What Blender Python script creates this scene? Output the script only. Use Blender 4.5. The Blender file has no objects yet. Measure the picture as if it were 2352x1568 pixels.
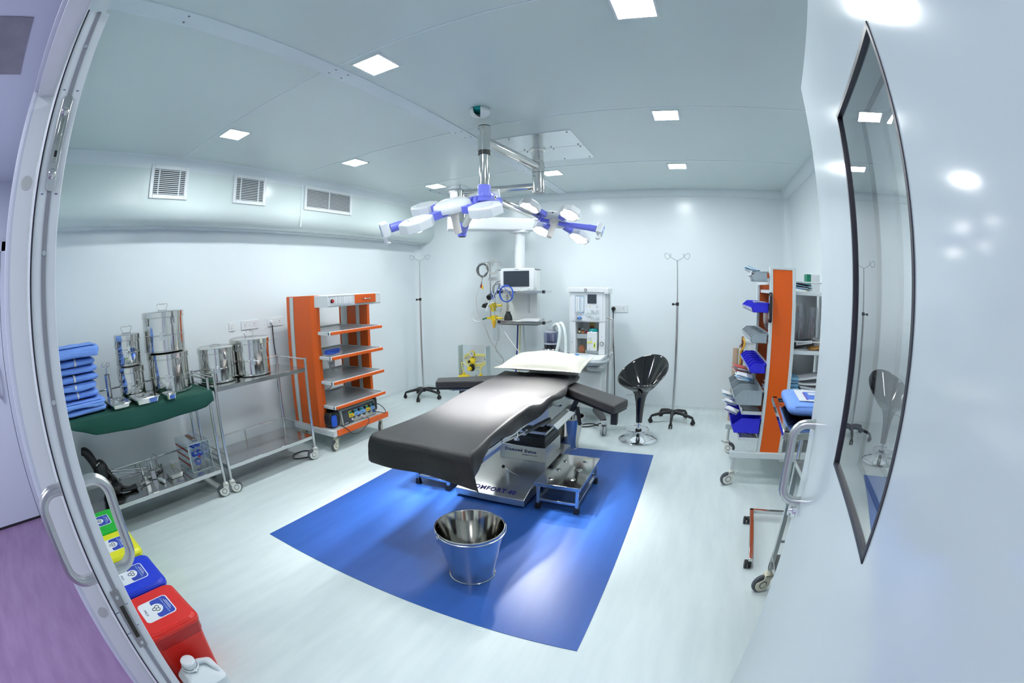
import bpy, math, random
from mathutils import Vector, Matrix
random.seed(7)
PI = math.pi
COL = bpy.context.scene.collection
def R(d): return math.radians(d)

# ------------------------------------------------------------ materials
MATS = {}
def mat(name, col, rough=0.5, metal=0.0, noise=0.0, nscale=8.0, stretch=(1,1,1), bump=0.0, bscale=60.0,
        spec=0.5, coat=0.0, emit=None, estr=0.0, trans=0.0, alpha=1.0, col2=None, rvar=0.0, aniso=0.0):
    if name in MATS: return MATS[name]
    m = bpy.data.materials.new(name); m.use_nodes = True
    nt = m.node_tree; b = nt.nodes['Principled BSDF']
    def S(k, v):
        if k in b.inputs: b.inputs[k].default_value = v
    c4 = (*col, 1)
    S('Base Color', c4); S('Roughness', rough); S('Metallic', metal); S('Specular IOR Level', spec)
    S('Coat Weight', coat); S('Coat Roughness', 0.05); S('Transmission Weight', trans); S('Alpha', alpha); S('Anisotropic', aniso)
    if emit: S('Emission Color', (*emit, 1)); S('Emission Strength', estr)
    if noise or rvar or bump:
        tc = nt.nodes.new('ShaderNodeTexCoord'); mp = nt.nodes.new('ShaderNodeMapping')
        mp.inputs['Scale'].default_value = stretch
        nt.links.new(tc.outputs['Object'], mp.inputs['Vector'])
    if noise or rvar:
        n = nt.nodes.new('ShaderNodeTexNoise'); n.inputs['Scale'].default_value = nscale; n.inputs['Detail'].default_value = 6
        nt.links.new(mp.outputs[0], n.inputs['Vector'])
        if noise:
            rp = nt.nodes.new('ShaderNodeValToRGB')
            c2 = col2 if col2 else tuple(max(0, min(1, v*(1-noise))) for v in col)
            rp.color_ramp.elements[0].position = .35; rp.color_ramp.elements[1].position = .65
            rp.color_ramp.elements[0].color = (*c2, 1); rp.color_ramp.elements[1].color = c4
            nt.links.new(n.outputs['Fac'], rp.inputs['Fac']); nt.links.new(rp.outputs['Color'], b.inputs['Base Color'])
        if rvar:
            mr = nt.nodes.new('ShaderNodeMapRange')
            mr.inputs['From Min'].default_value = .3; mr.inputs['From Max'].default_value = .7
            mr.inputs['To Min'].default_value = max(0, rough-rvar); mr.inputs['To Max'].default_value = rough+rvar
            nt.links.new(n.outputs['Fac'], mr.inputs['Value']); nt.links.new(mr.outputs[0], b.inputs['Roughness'])
    if bump:
        n2 = nt.nodes.new('ShaderNodeTexNoise'); n2.inputs['Scale'].default_value = bscale; n2.inputs['Detail'].default_value = 3
        nt.links.new(mp.outputs[0], n2.inputs['Vector'])
        bp = nt.nodes.new('ShaderNodeBump'); bp.inputs['Strength'].default_value = bump; bp.inputs['Distance'].default_value = .02
        nt.links.new(n2.outputs['Fac'], bp.inputs['Height']); nt.links.new(bp.outputs[0], b.inputs['Normal'])
    MATS[name] = m
    return m

def glass(name, tint=(.95, .98, .98), refl=1.0, rough=0.0, base=0.0):
    """thin clear sheet: fresnel mix of a see-through and a mirror layer"""
    if name in MATS: return MATS[name]
    m = bpy.data.materials.new(name); m.use_nodes = True; nt = m.node_tree
    for n in list(nt.nodes): nt.nodes.remove(n)
    o = nt.nodes.new('ShaderNodeOutputMaterial'); tr = nt.nodes.new('ShaderNodeBsdfTransparent'); gl = nt.nodes.new('ShaderNodeBsdfGlossy')
    mx = nt.nodes.new('ShaderNodeMixShader'); fr = nt.nodes.new('ShaderNodeLayerWeight'); fr.inputs['Blend'].default_value = .5
    pw = nt.nodes.new('ShaderNodeMath'); pw.operation = 'POWER'; pw.inputs[1].default_value = 4.2
    tr.inputs['Color'].default_value = (*tint, 1); gl.inputs['Roughness'].default_value = rough
    ma = nt.nodes.new('ShaderNodeMath'); ma.operation = 'MULTIPLY_ADD'; ma.inputs[1].default_value = refl; ma.inputs[2].default_value = .04*refl+base; ma.use_clamp = True
    nt.links.new(fr.outputs['Facing'], pw.inputs[0]); nt.links.new(pw.outputs[0], ma.inputs[0]); nt.links.new(ma.outputs[0], mx.inputs[0])
    nt.links.new(tr.outputs[0], mx.inputs[1]); nt.links.new(gl.outputs[0], mx.inputs[2]); nt.links.new(mx.outputs[0], o.inputs[0])
    MATS[name] = m
    return m

W_WALL   = mat('glossy_white_wall', (.83,.90,.925), .22, bump=.06, bscale=9, spec=.35)
W_CEIL   = mat('ceiling_panel', (.675,.775,.765), .24, bump=.03, bscale=6, spec=.45)
W_TRIM   = mat('white_trim', (.74,.82,.85), .28)
W_STRIP  = mat('ceiling_strip', (.74,.83,.87), .3)
W_DOOR   = mat('door_leaf', (.66,.735,.775), .11, spec=.65, bump=.012, bscale=5)
W_DOOREDGE = mat('door_edge', (.80,.85,.86), .3)
W_CORR   = mat('corridor_wall', (.68,.73,.82), .35)
W_CORRF  = mat('purple_vinyl', (.27,.165,.32), .42, noise=.35, nscale=2.4, stretch=(1.2,5,1), col2=(.33,.215,.385))
W_FLOOR  = mat('pale_vinyl', (.67,.755,.76), .36, noise=.1, nscale=2.2, stretch=(6,1,1), spec=.4, col2=(.615,.70,.71))
W_BLUE   = mat('blue_vinyl', (.027,.105,.40), .36, noise=.2, nscale=2.0, stretch=(7,1,1), spec=.45, col2=(.023,.093,.365))
STEEL    = mat('stainless_steel', (.66,.66,.65), .17, 1.0)
POLISH   = mat('polished_steel', (.70,.69,.66), .09, 1.0)
BRUSH    = mat('brushed_steel', (.56,.57,.56), .3, 1.0)
CHROME   = mat('chrome', (.88,.89,.9), .04, 1.0)
ALU      = mat('aluminium', (.66,.68,.69), .38, 1.0)
GUN      = mat('dark_steel', (.25,.26,.27), .3, 1.0)
BLACK    = mat('black_plastic', (.012,.013,.015), .42)
RUBBER   = mat('black_rubber', (.015,.016,.018), .65)
GLOSSBLK = mat('gloss_black', (.006,.006,.007), .06, coat=.6)
WHITE    = mat('white_plastic', (.80,.84,.86), .35)
WHITEM   = mat('white_enamel', (.78,.82,.82), .28)
GREYEN   = mat('grey_white_enamel', (.66,.72,.72), .32)
ORANGE   = mat('orange_enamel', (.80,.115,.003), .36, noise=.06, nscale=220)
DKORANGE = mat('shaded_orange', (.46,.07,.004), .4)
CREAM    = mat('cream_plastic', (.80,.76,.60), .42)
TYRE     = mat('tyre_grey', (.075,.085,.10), .6)
LAMPBLUE = mat('periwinkle_plastic', (.17,.20,.80), .32)
LAMPWHITE= mat('lamp_white', (.82,.86,.89), .25)
LEATHER  = mat('black_leatherette', (.011,.011,.0125), .42, bump=.10, bscale=260, spec=.5)
PADGREY  = mat('charcoal_pad', (.045,.042,.042), .42, bump=.12, bscale=200, spec=.5)
GREEN_CL = mat('green_drape', (.001,.064,.045), .75, bump=.2, bscale=200)
BLUE_CL  = mat('blue_wrap', (.19,.36,.86), .8, bump=.18, bscale=160, noise=.08, nscale=12)
TAPE     = mat('white_tape', (.80,.80,.78), .7)
PILLOW   = mat('cream_cotton', (.84,.81,.70), .8, bump=.08, bscale=30)
BINBLUE  = mat('blue_bin', (.030,.030,.66), .35)
BINGREY  = mat('grey_bin', (.34,.40,.43), .4)
PAPER    = mat('paper', (.80,.82,.84), .7)
PACKBLUE = mat('pale_blue_pack', (.26,.55,.80), .6)
SCREEN   = mat('dark_screen', (.035,.045,.062), .12)
TEAL     = mat('teal_plastic', (.0,.30,.30), .35)
YELLOW   = mat('yellow_plastic', (.88,.66,.02), .35)
REDP     = mat('red_plastic', (.72,.018,.012), .33)
YELP     = mat('yellow_bin', (.80,.78,.02), .33)
BLUP     = mat('royal_blue_bin', (.012,.04,.62), .33)
GREP     = mat('green_bin', (.01,.46,.035), .33)
BAGRED   = mat('red_liner', (.45,.01,.01), .3)
LABELW   = mat('label_white', (.80,.84,.88), .4)
LABELB   = mat('label_blue', (.03,.06,.42), .4)
LABELT   = mat('label_pale_text', (.35,.55,.85), .4)
INK      = mat('ink_navy', (.008,.008,.16), .5)
INKB     = mat('ink_black', (.01,.012,.02), .5)
HDPE     = mat('milky_hdpe', (.74,.79,.83), .35)
AMBER    = mat('amber_glass', (.09,.028,.008), .12)
CARD     = mat('cardboard', (.50,.36,.27), .8)
WOOD     = mat('brown_wood', (.20,.08,.05), .6)
RIBBON   = mat('yellow_ribbon', (.75,.42,.05), .6)
PICT     = mat('picture_print', (.48,.16,.07), .5, noise=.6, nscale=60, col2=(.14,.05,.03))
CLEAR    = glass('clear_acrylic', (.95,.97,.98), .8, 0.02, .02)
CLEARED  = mat('acrylic_edge', (.60,.72,.72), .25)
PANE     = glass('door_pane', (.96,.98,.985), 1.9, 0.0, .06)
SMOKE    = glass('smoky_clear', (.62,.64,.76), 1.2, .03, .03)
PLASTICB = glass('plastic_bag', (.93,.95,.97), 1.6, .2, .16)
YTUBE    = mat('yellow_tube', (.80,.74,.25), .3)
SILI     = mat('translucent_hose', (.74,.82,.82), .3)
CBLUE    = mat('cable_blue', (.03,.10,.55), .4)
CGREY    = mat('cable_grey', (.12,.13,.135), .5)
CLGREY   = mat('cable_light_grey', (.42,.42,.40), .5)
REDEDGE  = mat('red_acrylic', (.40,.012,.012), .2)
MASKB    = mat('mask_blue', (.02,.06,.55), .3)
DARKGAP  = mat('dark_gap', (.02,.02,.022), .6)
REVEAL   = mat('window_reveal', (.45,.50,.52), .4)
GASKET_SHADE   = mat('gasket_and_gap_shade', (.035,.035,.05), .45)  # window gasket, and the shadow line painted on the narrow leaf's edge
PLATE    = mat('ceiling_plate', (.62,.67,.69), .22, .75)
LAMPEM   = mat('lamp_emitter', (1,1,1), .5, emit=(1,.99,.97), estr=14.0)
LAMPEM.cycles.emission_sampling = 'NONE'
PANELEM  = mat('panel_emitter', (1,1,1), .5, emit=(.95,.985,1.0), estr=165.0)
GREENP   = mat('green_card', (.0,.18,.10), .5)
DKGREEN  = mat('dark_green_tube', (.0,.14,.05), .4)
GAUGE    = mat('gauge_face', (.70,.76,.80), .3)
BLUECAP  = mat('blue_knob', (.08,.28,.70), .35)

# ------------------------------------------------------------ mesh builder
def frame_from(p0, p1):
    z = (Vector(p1)-Vector(p0))
    L = z.length
    z = z/L if L > 1e-9 else Vector((0,0,1))
    x = Vector((1,0,0)) if abs(z.x) < .9 else Vector((0,1,0))
    x = (x - z*x.dot(z)).normalized(); y = z.cross(x)
    return Matrix((x, y, z)).transposed(), L

def rootmat(o):
    m = Matrix.Identity(4)
    while o is not None:
        m = Matrix.LocRotScale(o.location, o.rotation_euler, o.scale) @ m
        o = o.parent
    return m

class MB:
    def __init__(s): s.v = []; s.f = []; s.m = []
    def add(s, vs, fs, m=0):
        b = len(s.v); s.v += [Vector(v) for v in vs]
        for f in fs: s.f.append([b+i for i in f]); s.m.append(m)
        return s
    def box(s, c, d, rot=None, m=0):
        hx, hy, hz = d[0]/2, d[1]/2, d[2]/2
        vs = [Vector((x*hx, y*hy, z*hz)) for z in (-1,1) for y in (-1,1) for x in (-1,1)]
        if rot is not None: vs = [rot @ v for v in vs]
        c = Vector(c)
        return s.add([v+c for v in vs], [(0,2,3,1),(4,5,7,6),(0,1,5,4),(2,6,7,3),(0,4,6,2),(1,3,7,5)], m)
    def bb(s, x0, x1, y0, y1, z0, z1, m=0):
        return s.box(((x0+x1)/2,(y0+y1)/2,(z0+z1)/2), (abs(x1-x0),abs(y1-y0),abs(z1-z0)), None, m)
    def cyl(s, p0, p1, r0, r1=None, n=20, caps=True, m=0):
        r1 = r0 if r1 is None else r1
        M, L = frame_from(p0, p1); p0 = Vector(p0); p1 = Vector(p1)
        vs = []
        for p, r in ((p0,r0),(p1,r1)):
            for i in range(n):
                a = 2*PI*i/n; vs.append(p + M @ Vector((r*math.cos(a), r*math.sin(a), 0)))
        fs = [(i,(i+1)%n,n+(i+1)%n,n+i) for i in range(n)]
        if caps: fs += [tuple(range(n-1,-1,-1)), tuple(range(n,2*n))]
        return s.add(vs, fs, m)
    def lathe(s, prof, c=(0,0,0), n=32, rot=None, m=0, capb=False, capt=False):
        c = Vector(c); vs = []
        for r, z in prof:
            for i in range(n):
                a = 2*PI*i/n; v = Vector((r*math.cos(a), r*math.sin(a), z))
                vs.append(c + (rot @ v if rot is not None else v))
        fs = []
        for k in range(len(prof)-1):
            for i in range(n):
                fs.append((k*n+i, k*n+(i+1)%n, (k+1)*n+(i+1)%n, (k+1)*n+i))
        if capb: fs.append(tuple(range(n-1,-1,-1)))
        if capt: fs.append(tuple((len(prof)-1)*n+i for i in range(n)))
        return s.add(vs, fs, m)
    def tube(s, pts, r, n=8, closed=False, m=0, caps=True):
        pts = [Vector(p) for p in pts]; N = len(pts)
        T = []
        for i in range(N):
            if closed: t = pts[(i+1)%N]-pts[i-1]
            else: t = pts[min(i+1,N-1)]-pts[max(i-1,0)]
            T.append(t.normalized() if t.length > 1e-9 else Vector((0,0,1)))
        x = Vector((0,0,1)) if abs(T[0].z) < .9 else Vector((1,0,0))
        vs = []; rr = r if isinstance(r, (list,tuple)) else [r]*N
        for i in range(N):
            x = x - T[i]*x.dot(T[i])
            if x.length < 1e-6: x = Vector((1,0,0)) - T[i]*T[i].x
            x.normalize(); y = T[i].cross(x)
            for k in range(n):
                a = 2*PI*k/n; vs.append(pts[i] + (x*math.cos(a)+y*math.sin(a))*rr[i])
        fs = []
        for i in range(N if closed else N-1):
            j = (i+1)%N
            for k in range(n): fs.append((i*n+k, i*n+(k+1)%n, j*n+(k+1)%n, j*n+k))
        if caps and not closed: fs += [tuple(range(n-1,-1,-1)), tuple((N-1)*n+k for k in range(n))]
        return s.add(vs, fs, m)
    def prism(s, poly, z0, z1, T=None, m=0, poly1=None):
        n = len(poly); p1 = poly1 or poly
        vs = [Vector((x,y,z0)) for x,y in poly] + [Vector((x,y,z1)) for x,y in p1]
        if T is not None: vs = [T @ v for v in vs]
        fs = [(i,(i+1)%n,n+(i+1)%n,n+i) for i in range(n)] + [tuple(range(n-1,-1,-1)), tuple(range(n,2*n))]
        return s.add(vs, fs, m)
    def sphere(s, c, r, sc=(1,1,1), n=16, k=10, rot=None, m=0):
        c = Vector(c); vs = []; fs = []
        for j in range(k+1):
            t = PI*j/k
            for i in range(n):
                a = 2*PI*i/n
                v = Vector((r*sc[0]*math.sin(t)*math.cos(a), r*sc[1]*math.sin(t)*math.sin(a), r*sc[2]*math.cos(t)))
                vs.append(c + (rot @ v if rot is not None else v))
        for j in range(k):
            for i in range(n): fs.append((j*n+i, (j+1)*n+i, (j+1)*n+(i+1)%n, j*n+(i+1)%n))
        return s.add(vs, fs, m)
    def torus(s, c, Rr, r, rot=None, n=32, k=8, m=0, a0=0, a1=2*PI):
        pts = []; full = abs(a1-a0-2*PI) < 1e-6
        N = n if full else n+1
        for i in range(N):
            a = a0+(a1-a0)*i/n; v = Vector((Rr*math.cos(a), Rr*math.sin(a), 0))
            pts.append(Vector(c) + (rot @ v if rot is not None else v))
        return s.tube(pts, r, k, closed=full, m=m)
    def grid(s, fn, nu, nv, m=0):
        vs = [fn(i/nu, j/nv) for j in range(nv+1) for i in range(nu+1)]
        fs = [(j*(nu+1)+i, j*(nu+1)+i+1, (j+1)*(nu+1)+i+1, (j+1)*(nu+1)+i) for j in range(nv) for i in range(nu)]
        return s.add(vs, fs, m)
    def build(s, name, mats, parent=None, bevel=0, seg=2, ang=35, solid=0, sub=0, flat=False, world=True):
        me = bpy.data.meshes.new(name)
        vs = s.v
        if parent is not None and world:
            inv = rootmat(parent).inverted(); vs = [inv @ v for v in vs]
        me.from_pydata([tuple(v) for v in vs], [], s.f)
        if not isinstance(mats, (list,tuple)): mats = [mats]
        for m in mats: me.materials.append(m)
        me.polygons.foreach_set('material_index', s.m)
        if not flat:
            me.polygons.foreach_set('use_smooth', [True]*len(me.polygons))
            try: me.set_sharp_from_angle(angle=R(ang))
            except Exception: pass
        me.update()
        o = bpy.data.objects.new(name, me); COL.objects.link(o)
        if parent is not None: o.parent = parent
        if solid:
            md = o.modifiers.new('solid','SOLIDIFY'); md.thickness = solid; md.offset = 0
        if bevel:
            md = o.modifiers.new('bevel','BEVEL'); md.width = bevel; md.segments = seg; md.limit_method = 'ANGLE'; md.angle_limit = R(40)
            md.harden_normals = False
        if sub:
            md = o.modifiers.new('sub','SUBSURF'); md.levels = sub; md.render_levels = sub
        return o

def _islands(n, faces):
    p = list(range(n))
    def find(a):
        while p[a] != a: p[a] = p[p[a]]; a = p[a]
        return a
    for f in faces:
        for i in f[1:]:
            a, c = find(f[0]), find(i)
            if a != c: p[c] = a
    return [find(i) for i in range(n)]
def build_each(b, name, mats, parent=None, **kw):
    """one object per separate primitive collected in b"""
    root = _islands(len(b.v), b.f); out = []
    for r in dict.fromkeys(root[f[0]] for f in b.f):
        c = MB(); idx = {}
        for f, m in zip(b.f, b.m):
            if root[f[0]] != r: continue
            g = []
            for i in f:
                if i not in idx: idx[i] = len(c.v); c.v.append(b.v[i])
                g.append(idx[i])
            c.f.append(g); c.m.append(m)
        out.append(c.build(name, mats, parent, **kw))
    return out
MB.build_each = build_each

def rrect(w, h, r, n=5, cx=0, cy=0):
    pts = []
    for (sx, sy, a0) in ((1,1,0),(-1,1,90),(-1,-1,180),(1,-1,270)):
        for i in range(n+1):
            a = R(a0+90*i/n)
            pts.append((cx+sx*(w/2-r)+r*math.cos(a), cy+sy*(h/2-r)+r*math.sin(a)))
    return pts
def smooth_path(pts, n=6, closed=False):
    P = [Vector(p) for p in pts]; N = len(P); out = []
    rng = range(N) if closed else range(N-1)
    for i in rng:
        p0 = P[(i-1)%N] if closed or i > 0 else P[0]*2-P[1]
        p1 = P[i]; p2 = P[(i+1)%N]; p3 = P[(i+2)%N] if closed or i+2 < N else P[-1]*2-P[-2]
        for k in range(n):
            t = k/n
            out.append(.5*((2*p1)+(p2-p0)*t+(2*p0-5*p1+4*p2-p3)*t*t+(3*p1-p0-3*p2+p3)*t**3))
    if not closed: out.append(P[-1])
    return out
# axis swaps for prism(): local xy polygon -> world plane
def T_yz(x0):      # polygon (y,z), extruded along +x
    return Matrix(((0,0,1,x0),(1,0,0,0),(0,1,0,0),(0,0,0,1)))
def T_xz(y0):      # polygon (x,z), extruded along +y
    return Matrix(((1,0,0,0),(0,0,1,y0),(0,1,0,0),(0,0,0,1)))

def tag(o, label, cat, group=None):
    o['label'] = label; o['category'] = cat
    if group: o['group'] = group
    return o
def thing(name, label, cat, loc=(0,0,0), rz=0, group=None):
    o = bpy.data.objects.new(name, None); COL.objects.link(o)
    o.location = loc; o.rotation_euler = (0,0,rz); o.empty_display_size = .1
    return tag(o, label, cat, group)
def struct(o): o['kind'] = 'structure'; return o
def copy_tree(o, parent=None):
    c = o.copy(); COL.objects.link(c)
    if parent is not None: c.parent = parent
    for ch in [x for x in bpy.data.objects if x.parent == o]: copy_tree(ch, c)
    return c
def relabel(o, label, group=None):
    o['label'] = label
    if group: o['group'] = group
    return o
def text_mesh(txt, size, M, name, material, parent, ext=.0006, align='CENTER', shear=0, spacing=1.0, bold=0):
    cu = bpy.data.curves.new(name+'_curve', 'FONT'); cu.body = txt; cu.size = size; cu.align_x = align; cu.align_y = 'CENTER'
    cu.extrude = ext; cu.offset = bold; cu.shear = shear; cu.space_character = spacing; cu.resolution_u = 3
    to = bpy.data.objects.new(name+'_tmp', cu); COL.objects.link(to)
    dg = bpy.context.evaluated_depsgraph_get()
    me = bpy.data.meshes.new_from_object(to.evaluated_get(dg))
    bpy.data.objects.remove(to)
    me.transform(rootmat(parent).inverted() @ M if parent is not None else M)
    me.materials.clear(); me.materials.append(material); me.name = name
    o = bpy.data.objects.new(name, me); COL.objects.link(o)
    if parent is not None: o.parent = parent
    return o
def MX(o, x, y, z=None):
    """matrix from origin and the local x,y axes"""
    x = Vector(x).normalized(); y = Vector(y).normalized(); z = x.cross(y)
    return Matrix(((x.x,y.x,z.x,o[0]),(x.y,y.y,z.y,o[1]),(x.z,y.z,z.z,o[2]),(0,0,0,1)))

def caster(parent, x, y, ztop, r=.055, heading=0, stem=.0, mats=None, lever=False):
    """swivel caster: housing part with a wheel sub-part; (x,y) is the stem axis"""
    mh, mw = mats or (CREAM, TYRE)
    c, s_ = math.cos(heading), math.sin(heading)
    Rm = Matrix(((c,-s_,0),(s_,c,0),(0,0,1)))
    wx = .028
    def P(v): return Vector((x,y,0)) + Rm @ Vector(v)
    b = MB()
    # two fork cheeks shaped like a tear drop plus a crown
    prof = []
    for i in range(15):
        a = R(-200 + i*220/14); prof.append((wx+ .86*r*math.cos(a), r+ .86*r*math.sin(a)))
    prof += [(.030, 1.55*r), (.024, 2.15*r), (-.024, 2.15*r), (-.026, 1.75*r)]
    for sgn in (-1, 1):
        T = Matrix.Translation((x,y,0)) @ Rm.to_4x4() @ Matrix(((1,0,0,0),(0,0,1,sgn*.017-.004),(0,1,0,0),(0,0,0,1)))
        b.prism(prof, 0, .008, T)
    b.box(P((.0,0,1.95*r)), (.052,.042,.35*r), Rm)
    b.cyl(P((0,0,2.1*r)), P((0,0,2.4*r)), .021, .019, 16)
    b.cyl(P((0,0,2.4*r)), (x,y,ztop), .012, .012, 12, m=1)
    if lever: b.box(P((-.045,0,1.75*r)), (.05,.030,.008), Rm @ Matrix.Rotation(R(25),3,'Y'), m=1)
    for sgn in (-1,1):
        b.cyl(P((wx,sgn*.022,r)), P((wx,sgn*.0245,r)), .45*r, .45*r, 18, m=2)
        b.cyl(P((wx,sgn*.022,r)), P((wx,sgn*.0252,r)), .36*r, .36*r, 18, m=0)
    h = b.build('caster', [mh, ALU, mw], parent, bevel=.002)
    w = MB()
    w.lathe([(.3*r,-.012),(.86*r,-.013),(.97*r,-.009),(r,0),(.97*r,.009),(.86*r,.013),(.3*r,.012)], P((wx+.010,0,r)), 26,
            Rm @ Matrix.Rotation(R(90),3,'X'), capb=True, capt=True)
    w.build('wheel', mw, h)
    return h
# ============================================================ SETTING
XL, XR, YB, YF, ZC = -4.10, 1.25, 5.67, 0.08, 2.83
def wallbox(name, x0, x1, y0, y1, z0, z1, m):
    return struct(MB().bb(x0,x1,y0,y1,z0,z1).build(name, m, flat=True))
wallbox('floor', XL-.1, XR+.1, -.045, YB+.1, -.06, 0, W_FLOOR)
wallbox('wall_left', XL-.1, XL, -.045, YB+.1, 0, ZC, W_WALL)
wallbox('wall_back', XL-.1, XR+.1, YB, YB+.1, 0, ZC, W_WALL)
wallbox('wall_right', XR, XR+.1, -.045, YB+.1, 0, ZC, W_WALL)
b = MB(); b.bb(XL-.1,-1.47,-.045,YF,0,ZC); b.bb(.37,XR+.1,-.045,YF,0,ZC); b.bb(-1.47,.37,-.045,YF,2.33,ZC)
struct(b.build('wall_front', W_WALL, flat=True))
wallbox('ceiling', XL-.1, XR+.1, -.045, YB+.1, ZC, ZC+.06, W_CEIL)
# service bulkhead along the left wall, lower edge rounded
prof = [(XL,2.27),(XL,ZC),(-3.77,ZC)]
for i in range(11):
    a = R(0-90*i/10); prof.append((-3.77-.16+.16*math.cos(a), 2.43+.16*math.sin(a)))
struct(MB().prism(prof, YF, YB, T_xz(0)).build('wall_bulkhead', W_CEIL, ang=50))
b = MB(); b.bb(-3.775,-3.765,3.035,3.05,2.30,2.745); b.bb(-4.098,-3.95,YF,YB,2.262,2.272)
struct(b.build('trim_bulkhead', W_TRIM))
# coves where ceiling, bulkhead and walls meet
def cove(x, y, flip):  # concave quarter profile
    return [(x+flip*(.09-.09*math.sin(R(90*i/8)))*1.0, y-(.09-.09*math.cos(R(90*i/8)))) for i in range(9)]
pc = [(-3.77,ZC),(-3.68,ZC)] + [(-3.68-.09*math.sin(R(9*i*10/9)), ZC-.09*(1-math.cos(R(90*i/9)))) for i in range(1,10)]
struct(MB().prism(pc, YF, YB, T_xz(0)).build('trim_left', W_TRIM, ang=50))
pr_ = [(XR,ZC),(XR,ZC-.09)] + [(XR-.09*math.sin(R(90*i/9)), ZC-.09*math.cos(R(90*i/9))) for i in range(1,10)]
struct(MB().prism(pr_, YF, YB, T_xz(0)).build('trim_right', W_TRIM, ang=50))
pb = [(YB,ZC),(YB,ZC-.09)] + [(YB-.09*math.sin(R(90*i/9)), ZC-.09*math.cos(R(90*i/9))) for i in range(1,10)]
struct(MB().prism(pb, -3.77, XR, T_yz(0)).build('trim_back', W_TRIM, ang=50))
# coved skirting in floor vinyl
def skirt(k): return [(-.02,-.01),(-.02,.075)] + [(.07-.07*math.cos(R(90*i/7)), .075-.075*math.sin(R(90*i/7))) for i in range(8)] + [(.07,-.01)]
sk = skirt(0)
struct(MB().prism([(XL+a,z) for a,z in sk], YF, YB, T_xz(0)).build('baseboard_left', W_FLOOR, ang=50))
struct(MB().prism([(YB-a,z) for a,z in sk], XL, XR, T_yz(0)).build('baseboard_back', W_FLOOR, ang=50))
struct(MB().prism([(XR-a,z) for a,z in sk], YF, YB, T_xz(0)).build('baseboard_right', W_FLOOR, ang=50))
# vertical cove in the back left corner
pv = [(XL,YB),(XL,YB-.1)] + [(XL+.1-.1*math.cos(R(90*i/8)), YB-.1+.1*math.sin(R(90*i/8))) for i in range(9)]
struct(MB().prism(pv, 0, 2.27).build('trim_corner', W_WALL, ang=60))
pv = [(XR,YB),(XR,YB-.1)] + [(XR-.1+.1*math.cos(R(90*i/8)), YB-.1+.1*math.sin(R(90*i/8))) for i in range(9)]
struct(MB().prism(pv, 0, ZC).build('trim_corner_right', W_WALL, ang=60))
# ceiling: broad cover strip and fine panel joints
b = MB(); b.bb(-1.775,-1.662,YF,YB,ZC-.007,ZC)
struct(b.build('trim_ceiling_strip', W_STRIP))
b = MB()
for y in (1.5, 2.9, 4.28): b.bb(-3.68,XR,y-.005,y+.005,ZC-.0025,ZC)
struct(b.build('trim_ceiling_joints', W_TRIM))
b = MB()
for y in (.55,1.52,1.62,2.9,3.05,4.3,5.3):
    for x in (-1.745,-1.69): b.cyl((x,y,ZC-.009),(x,y,ZC-.006),.006,n=8)
for o in b.build_each('trim_screw', GUN): struct(o)

# ---- corridor on the near side of the doorway
CZ = 2.72
wallbox('floor_corridor', -4.28, 1.7, -2.4, -.045, -.06, 0, W_CORRF)
wallbox('ceiling_corridor', -4.28, 1.7, -2.4, -.045, CZ, CZ+.06, W_CORR)
wallbox('wall_corridor_left', -4.28, -4.18, -2.4, -.045, 0, CZ, W_CORR)
wallbox('wall_corridor_right', 1.6, 1.7, -2.4, -.045, 0, CZ, W_CORR)
wallbox('wall_corridor_near', -4.28, 1.7, -2.5, -2.4, 0, CZ, W_CORR)
b = MB(); b.bb(-4.18,-1.535,-.05,-.045,0,CZ); b.bb(.45,1.6,-.05,-.045,0,CZ)
struct(b.build('wall_corridor_front', W_CORR, flat=True))
# closed flush door in the end wall of the corridor
b = MB(); b.bb(-4.18,-4.135,-.25,-.17,0,2.23); b.bb(-4.18,-4.135,-1.35,-1.27,0,2.23); b.bb(-4.18,-4.135,-1.35,-.17,2.15,2.23)
fr = struct(b.build('door_3', W_CORR, bevel=.004))
b = MB(); b.bb(-4.175,-4.145,-1.265,-.255,.022,2.145)
lf = b.build('door_leaf', W_CORR, fr, bevel=.003)
b = MB(); b.bb(-4.178,-4.150,-1.268,-.252,.001,.021)
b.build('threshold_gap', DARKGAP, fr)
b = MB(); b.tube(smooth_path([(-4.145,-.34,1.28),(-4.09,-.34,1.27),(-4.09,-.34,1.06),(-4.145,-.34,1.05)],6), .012)
b.build('handle', ALU, fr)
# grey access panel in the corridor ceiling
o = MB().bb(-2.24,-1.74,-.48,-.235,CZ-.004,CZ+.0).build('ceiling_access_panel', mat('grey_board',(.33,.33,.36),.6,noise=.2,nscale=6))
tag(o, 'grey rectangular access panel let into the white corridor ceiling', 'panel')

# ---- door frame (double door, narrow fixed leaf + wide open leaf)
b = MB()
b.bb(-1.47,-1.404,-.05,.017,0,2.30); b.bb(.30,.37,-.05,.017,0,2.30); b.bb(-1.47,.37,-.05,.017,2.232,2.33)
fr = struct(b.build('trim_door_frame', W_DOOREDGE, bevel=.003))
b = MB()
b.tube([(-1.415,-.056,0),(-1.415,-.056,2.25)], .014, 10); b.bb(-1.53,-1.415,-.068,-.045,0,2.36)
b.bb(.315,.44,-.068,-.045,0,2.36); b.bb(-1.53,.44,-.068,-.045,2.245,2.36)
b.build('architrave', W_CORR, fr, bevel=.004)
for z in (1.97,.69):
    MB().cyl((-1.4045,-.014,z),(-1.4025,-.014,z),.021,n=20).build('screw_plug', mat('plug_grey',(.56,.60,.57),.4), fr)
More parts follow.
